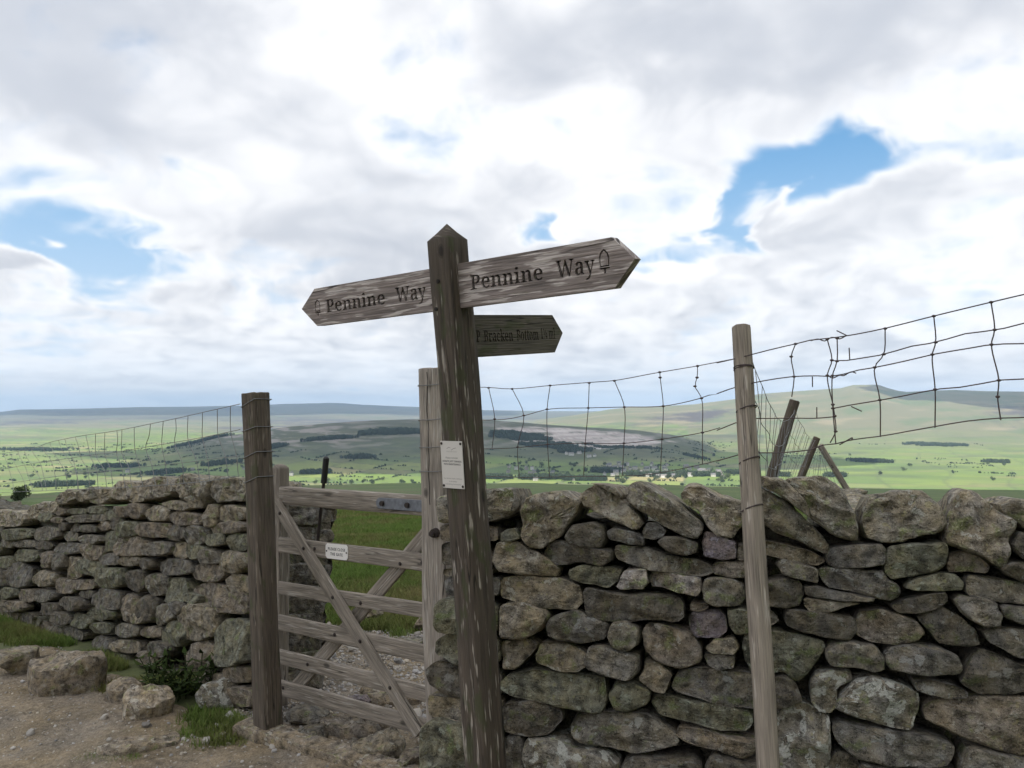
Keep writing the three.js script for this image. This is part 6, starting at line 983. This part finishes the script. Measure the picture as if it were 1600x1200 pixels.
function tree(label, az, r, w, h, k, group, lift = 0.2) {
  const [x, z] = polar(az, r), t = thing('tree', label, 'tree', [x, heightAt(x, z) - 0.3, z], group); t.rotation.y = k * 1.7;
  const tr = part('trunk', TRUNK, BARK, t); tr.scale.set(h, h, h); const c = part('crown', CROWNS[k % 4], LEAFY[k % 4], t); c.scale.set(w, h * 0.86, w); c.position.y = h * lift * 0.7; return t;
}
// single trees on the valley floor seen over the gate, and others along the field edges
[[-11.0, 2120, 17, 14, 0], [-10.2, 2140, 12, 11, 1], [-8.9, 2230, 13, 10, 2], [-7.6, 2110, 20, 14, 0], [-6.9, 2120, 13, 11, 3], [-5.6, 2180, 14, 11, 1], [-12.6, 2150, 18, 15, 1], [-13.4, 2140, 13, 12, 2], [-15.6, 2200, 12, 10, 0], [-9.6, 2080, 16, 13, 3]].forEach(([a, r, w, h, k]) => tree('lone dark tree standing in the bright fields seen above the gate', a, r, w, h, k, 'lone trees above the gate'));
{
  const rnd = mulberry(41);
  for (let i = 0; i < 20; i++) tree('dark round tree among the green fields of the left valley', -31 + rnd() * 14, 2050 + rnd() * 900, 12 + rnd() * 8, 9 + rnd() * 6, i, 'trees in the left valley');
  for (let i = 0; i < 46; i++) tree('dark tree standing among the village roofs and gardens', 0.5 + rnd() * 14.5, 2080 + rnd() * 520, 13 + rnd() * 8, 10 + rnd() * 6, i, 'village trees');
  for (let i = 0; i < 16; i++) tree('small dark tree in the sunlit fields of the right valley', 15.5 + rnd() * 16, 2150 + rnd() * 1500, 12 + rnd() * 8, 9 + rnd() * 5, i, 'trees in the right valley');
  for (const [label, az, w, h] of [['dark thorn bush on the slope behind the far left wall', -30.8, 2.0, 1.2], ['smaller dark bush beside the thorn bush at the photo edge', -32.2, 1.4, 1.0]]) { const [x, z] = polar(az, 78), t = thing('thorn_bush', label, 'bush', [x, heightAt(x, z) - 0.1, z]); part('trunk', TRUNK, BARK, t).scale.setScalar(h); part('crown', crownShape(w, h, w * 10, 2200, 0.07), LEAFY[1], t); }
}
// woods and hedgerows that read as one mass
function mass(name, label, spots, size) {
  const rnd = mulberry(size * 7 + spots.length), m = new THREE.InstancedMesh(FAR_CROWN, new THREE.MeshStandardMaterial({ color: 0xffffff, roughness: 1 }), spots.length), M = new THREE.Matrix4(), q = new THREE.Quaternion(), c = new THREE.Color(); m.name = numbered(name); m.userData.kind = 'stuff'; tag(m, label, 'trees');
  spots.forEach(([x, z, k = 1], i) => { const s = size * k * (0.7 + rnd() * 0.6); q.setFromAxisAngle(V(0, 1, 0), rnd() * 6.283); M.compose(V(x, heightAt(x, z) - 0.4, z), q, V(s, s * 0.85, s)); m.setMatrixAt(i, M); const t = 0.8 + rnd() * 0.5; c.setRGB(0.036 * t, 0.055 * t, 0.027 * t); m.setColorAt(i, c); }); scene.add(m);
}
{
  const rnd = mulberry(17), wood = [], hedge = [];
  const patch = (az, r, da, dr, n, k = 1) => { for (let i = 0; i < n; i++) { const a = rnd() * 6.283, q = Math.sqrt(rnd()) * (0.8 + 0.55 * noise2(Math.cos(a) * 2.5 + az * 7.3, Math.sin(a) * 2.5 + r)), [x, z] = polar(az + Math.cos(a) * q * da, r + Math.sin(a) * q * dr); wood.push([x, z, k]); } };
  patch(-8.2, 3240, 2.6, 75, 900); patch(-12.5, 3140, 2.2, 26, 260); patch(-4.6, 2760, 1.8, 60, 330); patch(-10.4, 2700, 1.1, 30, 120); patch(0.6, 3180, 2.4, 95, 900); patch(2.6, 3000, 1.9, 60, 520); patch(4.2, 2890, 1.4, 40, 240); patch(7.4, 3060, 2.6, 22, 200, 0.8); patch(12.5, 2950, 1.2, 24, 90, 0.7);
  patch(-16.5, 3050, 1.6, 30, 170); patch(-19.5, 2750, 1.3, 30, 120); patch(-22.8, 2600, 1.4, 30, 130); patch(-13.2, 2400, 1.2, 14, 70); patch(-1.2, 2250, 1.3, 22, 130); patch(2.2, 2240, 2.2, 30, 240); patch(5.2, 2200, 1.6, 24, 150); patch(6.6, 2420, 1.4, 22, 120); patch(9.6, 2330, 2.4, 24, 220); patch(12.6, 2380, 1.6, 26, 150); patch(15.5, 2500, 1.2, 24, 90);
  patch(27.6, 4550, 1.5, 120, 420); patch(26.0, 4700, 0.8, 60, 120); patch(21.4, 2500, 0.9, 24, 70); patch(23.5, 3150, 1.7, 26, 120); patch(18.0, 2450, 0.8, 24, 70); patch(30.4, 3400, 1.0, 30, 60); patch(-28.5, 2300, 1.8, 22, 150); patch(-25.5, 3000, 1.6, 26, 140); patch(-20.5, 3900, 2.2, 50, 260); patch(-30, 4300, 2.0, 60, 260);
  mass('woodland', 'dark belts and patches of woodland across the valley and hill side', wood, 13);
  for (let i = 0; i < 900000 && hedge.length < 8500; i++) { const az = -34 + rnd() * 69, r = 1500 + rnd() * 3300, [x, z] = polar(az, r), [e, , , id] = fieldAt(x, z); if (e > 2.5 || (Math.imul(id, 2654435761) >>> 0) % 100 < 62 || heightAt(x, z) > -125 || noise2(x / 70, z / 70) < 0.0 || (az > 14.5 && (Math.imul(id, 40503) >>> 0) % 100 < 72)) continue; hedge.push([x, z, 0.55 + rnd() * 0.7]); }
  mass('hedgerow', 'dark hedgerows dividing the valley fields', hedge, 5);
}
// the village: small stone and white-washed houses
{
  const rnd = mulberry(23), wallMats = [[0.42, 0.40, 0.37], [0.27, 0.25, 0.23], [0.34, 0.32, 0.29], [0.52, 0.51, 0.49]].map((c) => new THREE.MeshStandardMaterial({ color: new THREE.Color().setRGB(...c), roughness: 0.95 })), roofMats = [[0.13, 0.13, 0.14], [0.19, 0.18, 0.18]].map((c) => new THREE.MeshStandardMaterial({ color: new THREE.Color().setRGB(...c), roughness: 0.9 })), glass = new THREE.MeshStandardMaterial({ color: 0x15181c, roughness: 0.2 });
  const wallG = new THREE.BoxGeometry(1, 1, 1).translate(0, 0.5, 0), gable = new THREE.Shape([new THREE.Vector2(-0.56, 0), new THREE.Vector2(0.56, 0), new THREE.Vector2(0, 0.6)]), roofG = new THREE.ExtrudeGeometry(gable, { depth: 1.06, bevelEnabled: false }).translate(0, 0, -0.53), chimG = new THREE.BoxGeometry(0.12, 0.4, 0.1).translate(0, 0.6, 0.4), winG = new THREE.BoxGeometry(0.02, 0.2, 0.12);
  const house = (label, group, az, r, k) => {
    const [x, z] = polar(az, r), h = thing('house', label, 'house', [x, heightAt(x, z) - 0.5, z], group), w = 7 + rnd() * 3, d = 9 + rnd() * 8, e = 5.5 + rnd() * 2.5; h.rotation.y = (rnd() - 0.5) * 0.8 + (rnd() < 0.35 ? Math.PI / 2 : 0) + Math.PI / 2;
    part('wall', wallG, wallMats[k % 4], h).scale.set(w, e, d); const rf = part('roof', roofG, roofMats[k % 2], h); rf.position.y = e - 0.05; rf.scale.set(w, w * 0.75, d); part('chimney', chimG, wallMats[1], rf);
    for (const s of [-0.28, 0.28]) { const q = part('window', winG, glass, h); q.position.set(-w / 2, e * 0.6, s * d); q.scale.set(8, 7, 9); const q2 = part('window', winG, glass, h); q2.position.set(w / 2, e * 0.6, s * d); q2.scale.set(8, 7, 9); } partNumbers(h);
  };
  for (let i = 0; i < 62; i++) house('small stone or white house in the village on the valley floor', 'village houses', 6.2 + rnd() * 8.2, 2290 + rnd() * 330, i);
  for (let i = 0; i < 12; i++) house('small pale house among trees left of the village', 'outlying houses', -0.8 + rnd() * 5.2, 2170 + rnd() * 330, i);
  for (let i = 0; i < 5; i++) house('pale quarry works building below the quarried hill side', 'quarry buildings', 3.6 + i * 0.5 + rnd() * 0.3, 2760 + rnd() * 80, 3);
  for (let i = 0; i < 4; i++) house('lone farmhouse on the green valley floor at the left', 'farmhouses', -25 + i * 3.1 + rnd(), 2300 + rnd() * 500, i);
}
console.log('valley');

scene.traverse((o) => { if (o.isMesh || o.isInstancedMesh) { o.castShadow = true; o.receiveShadow = true; } });
renderer.render(scene, camera);
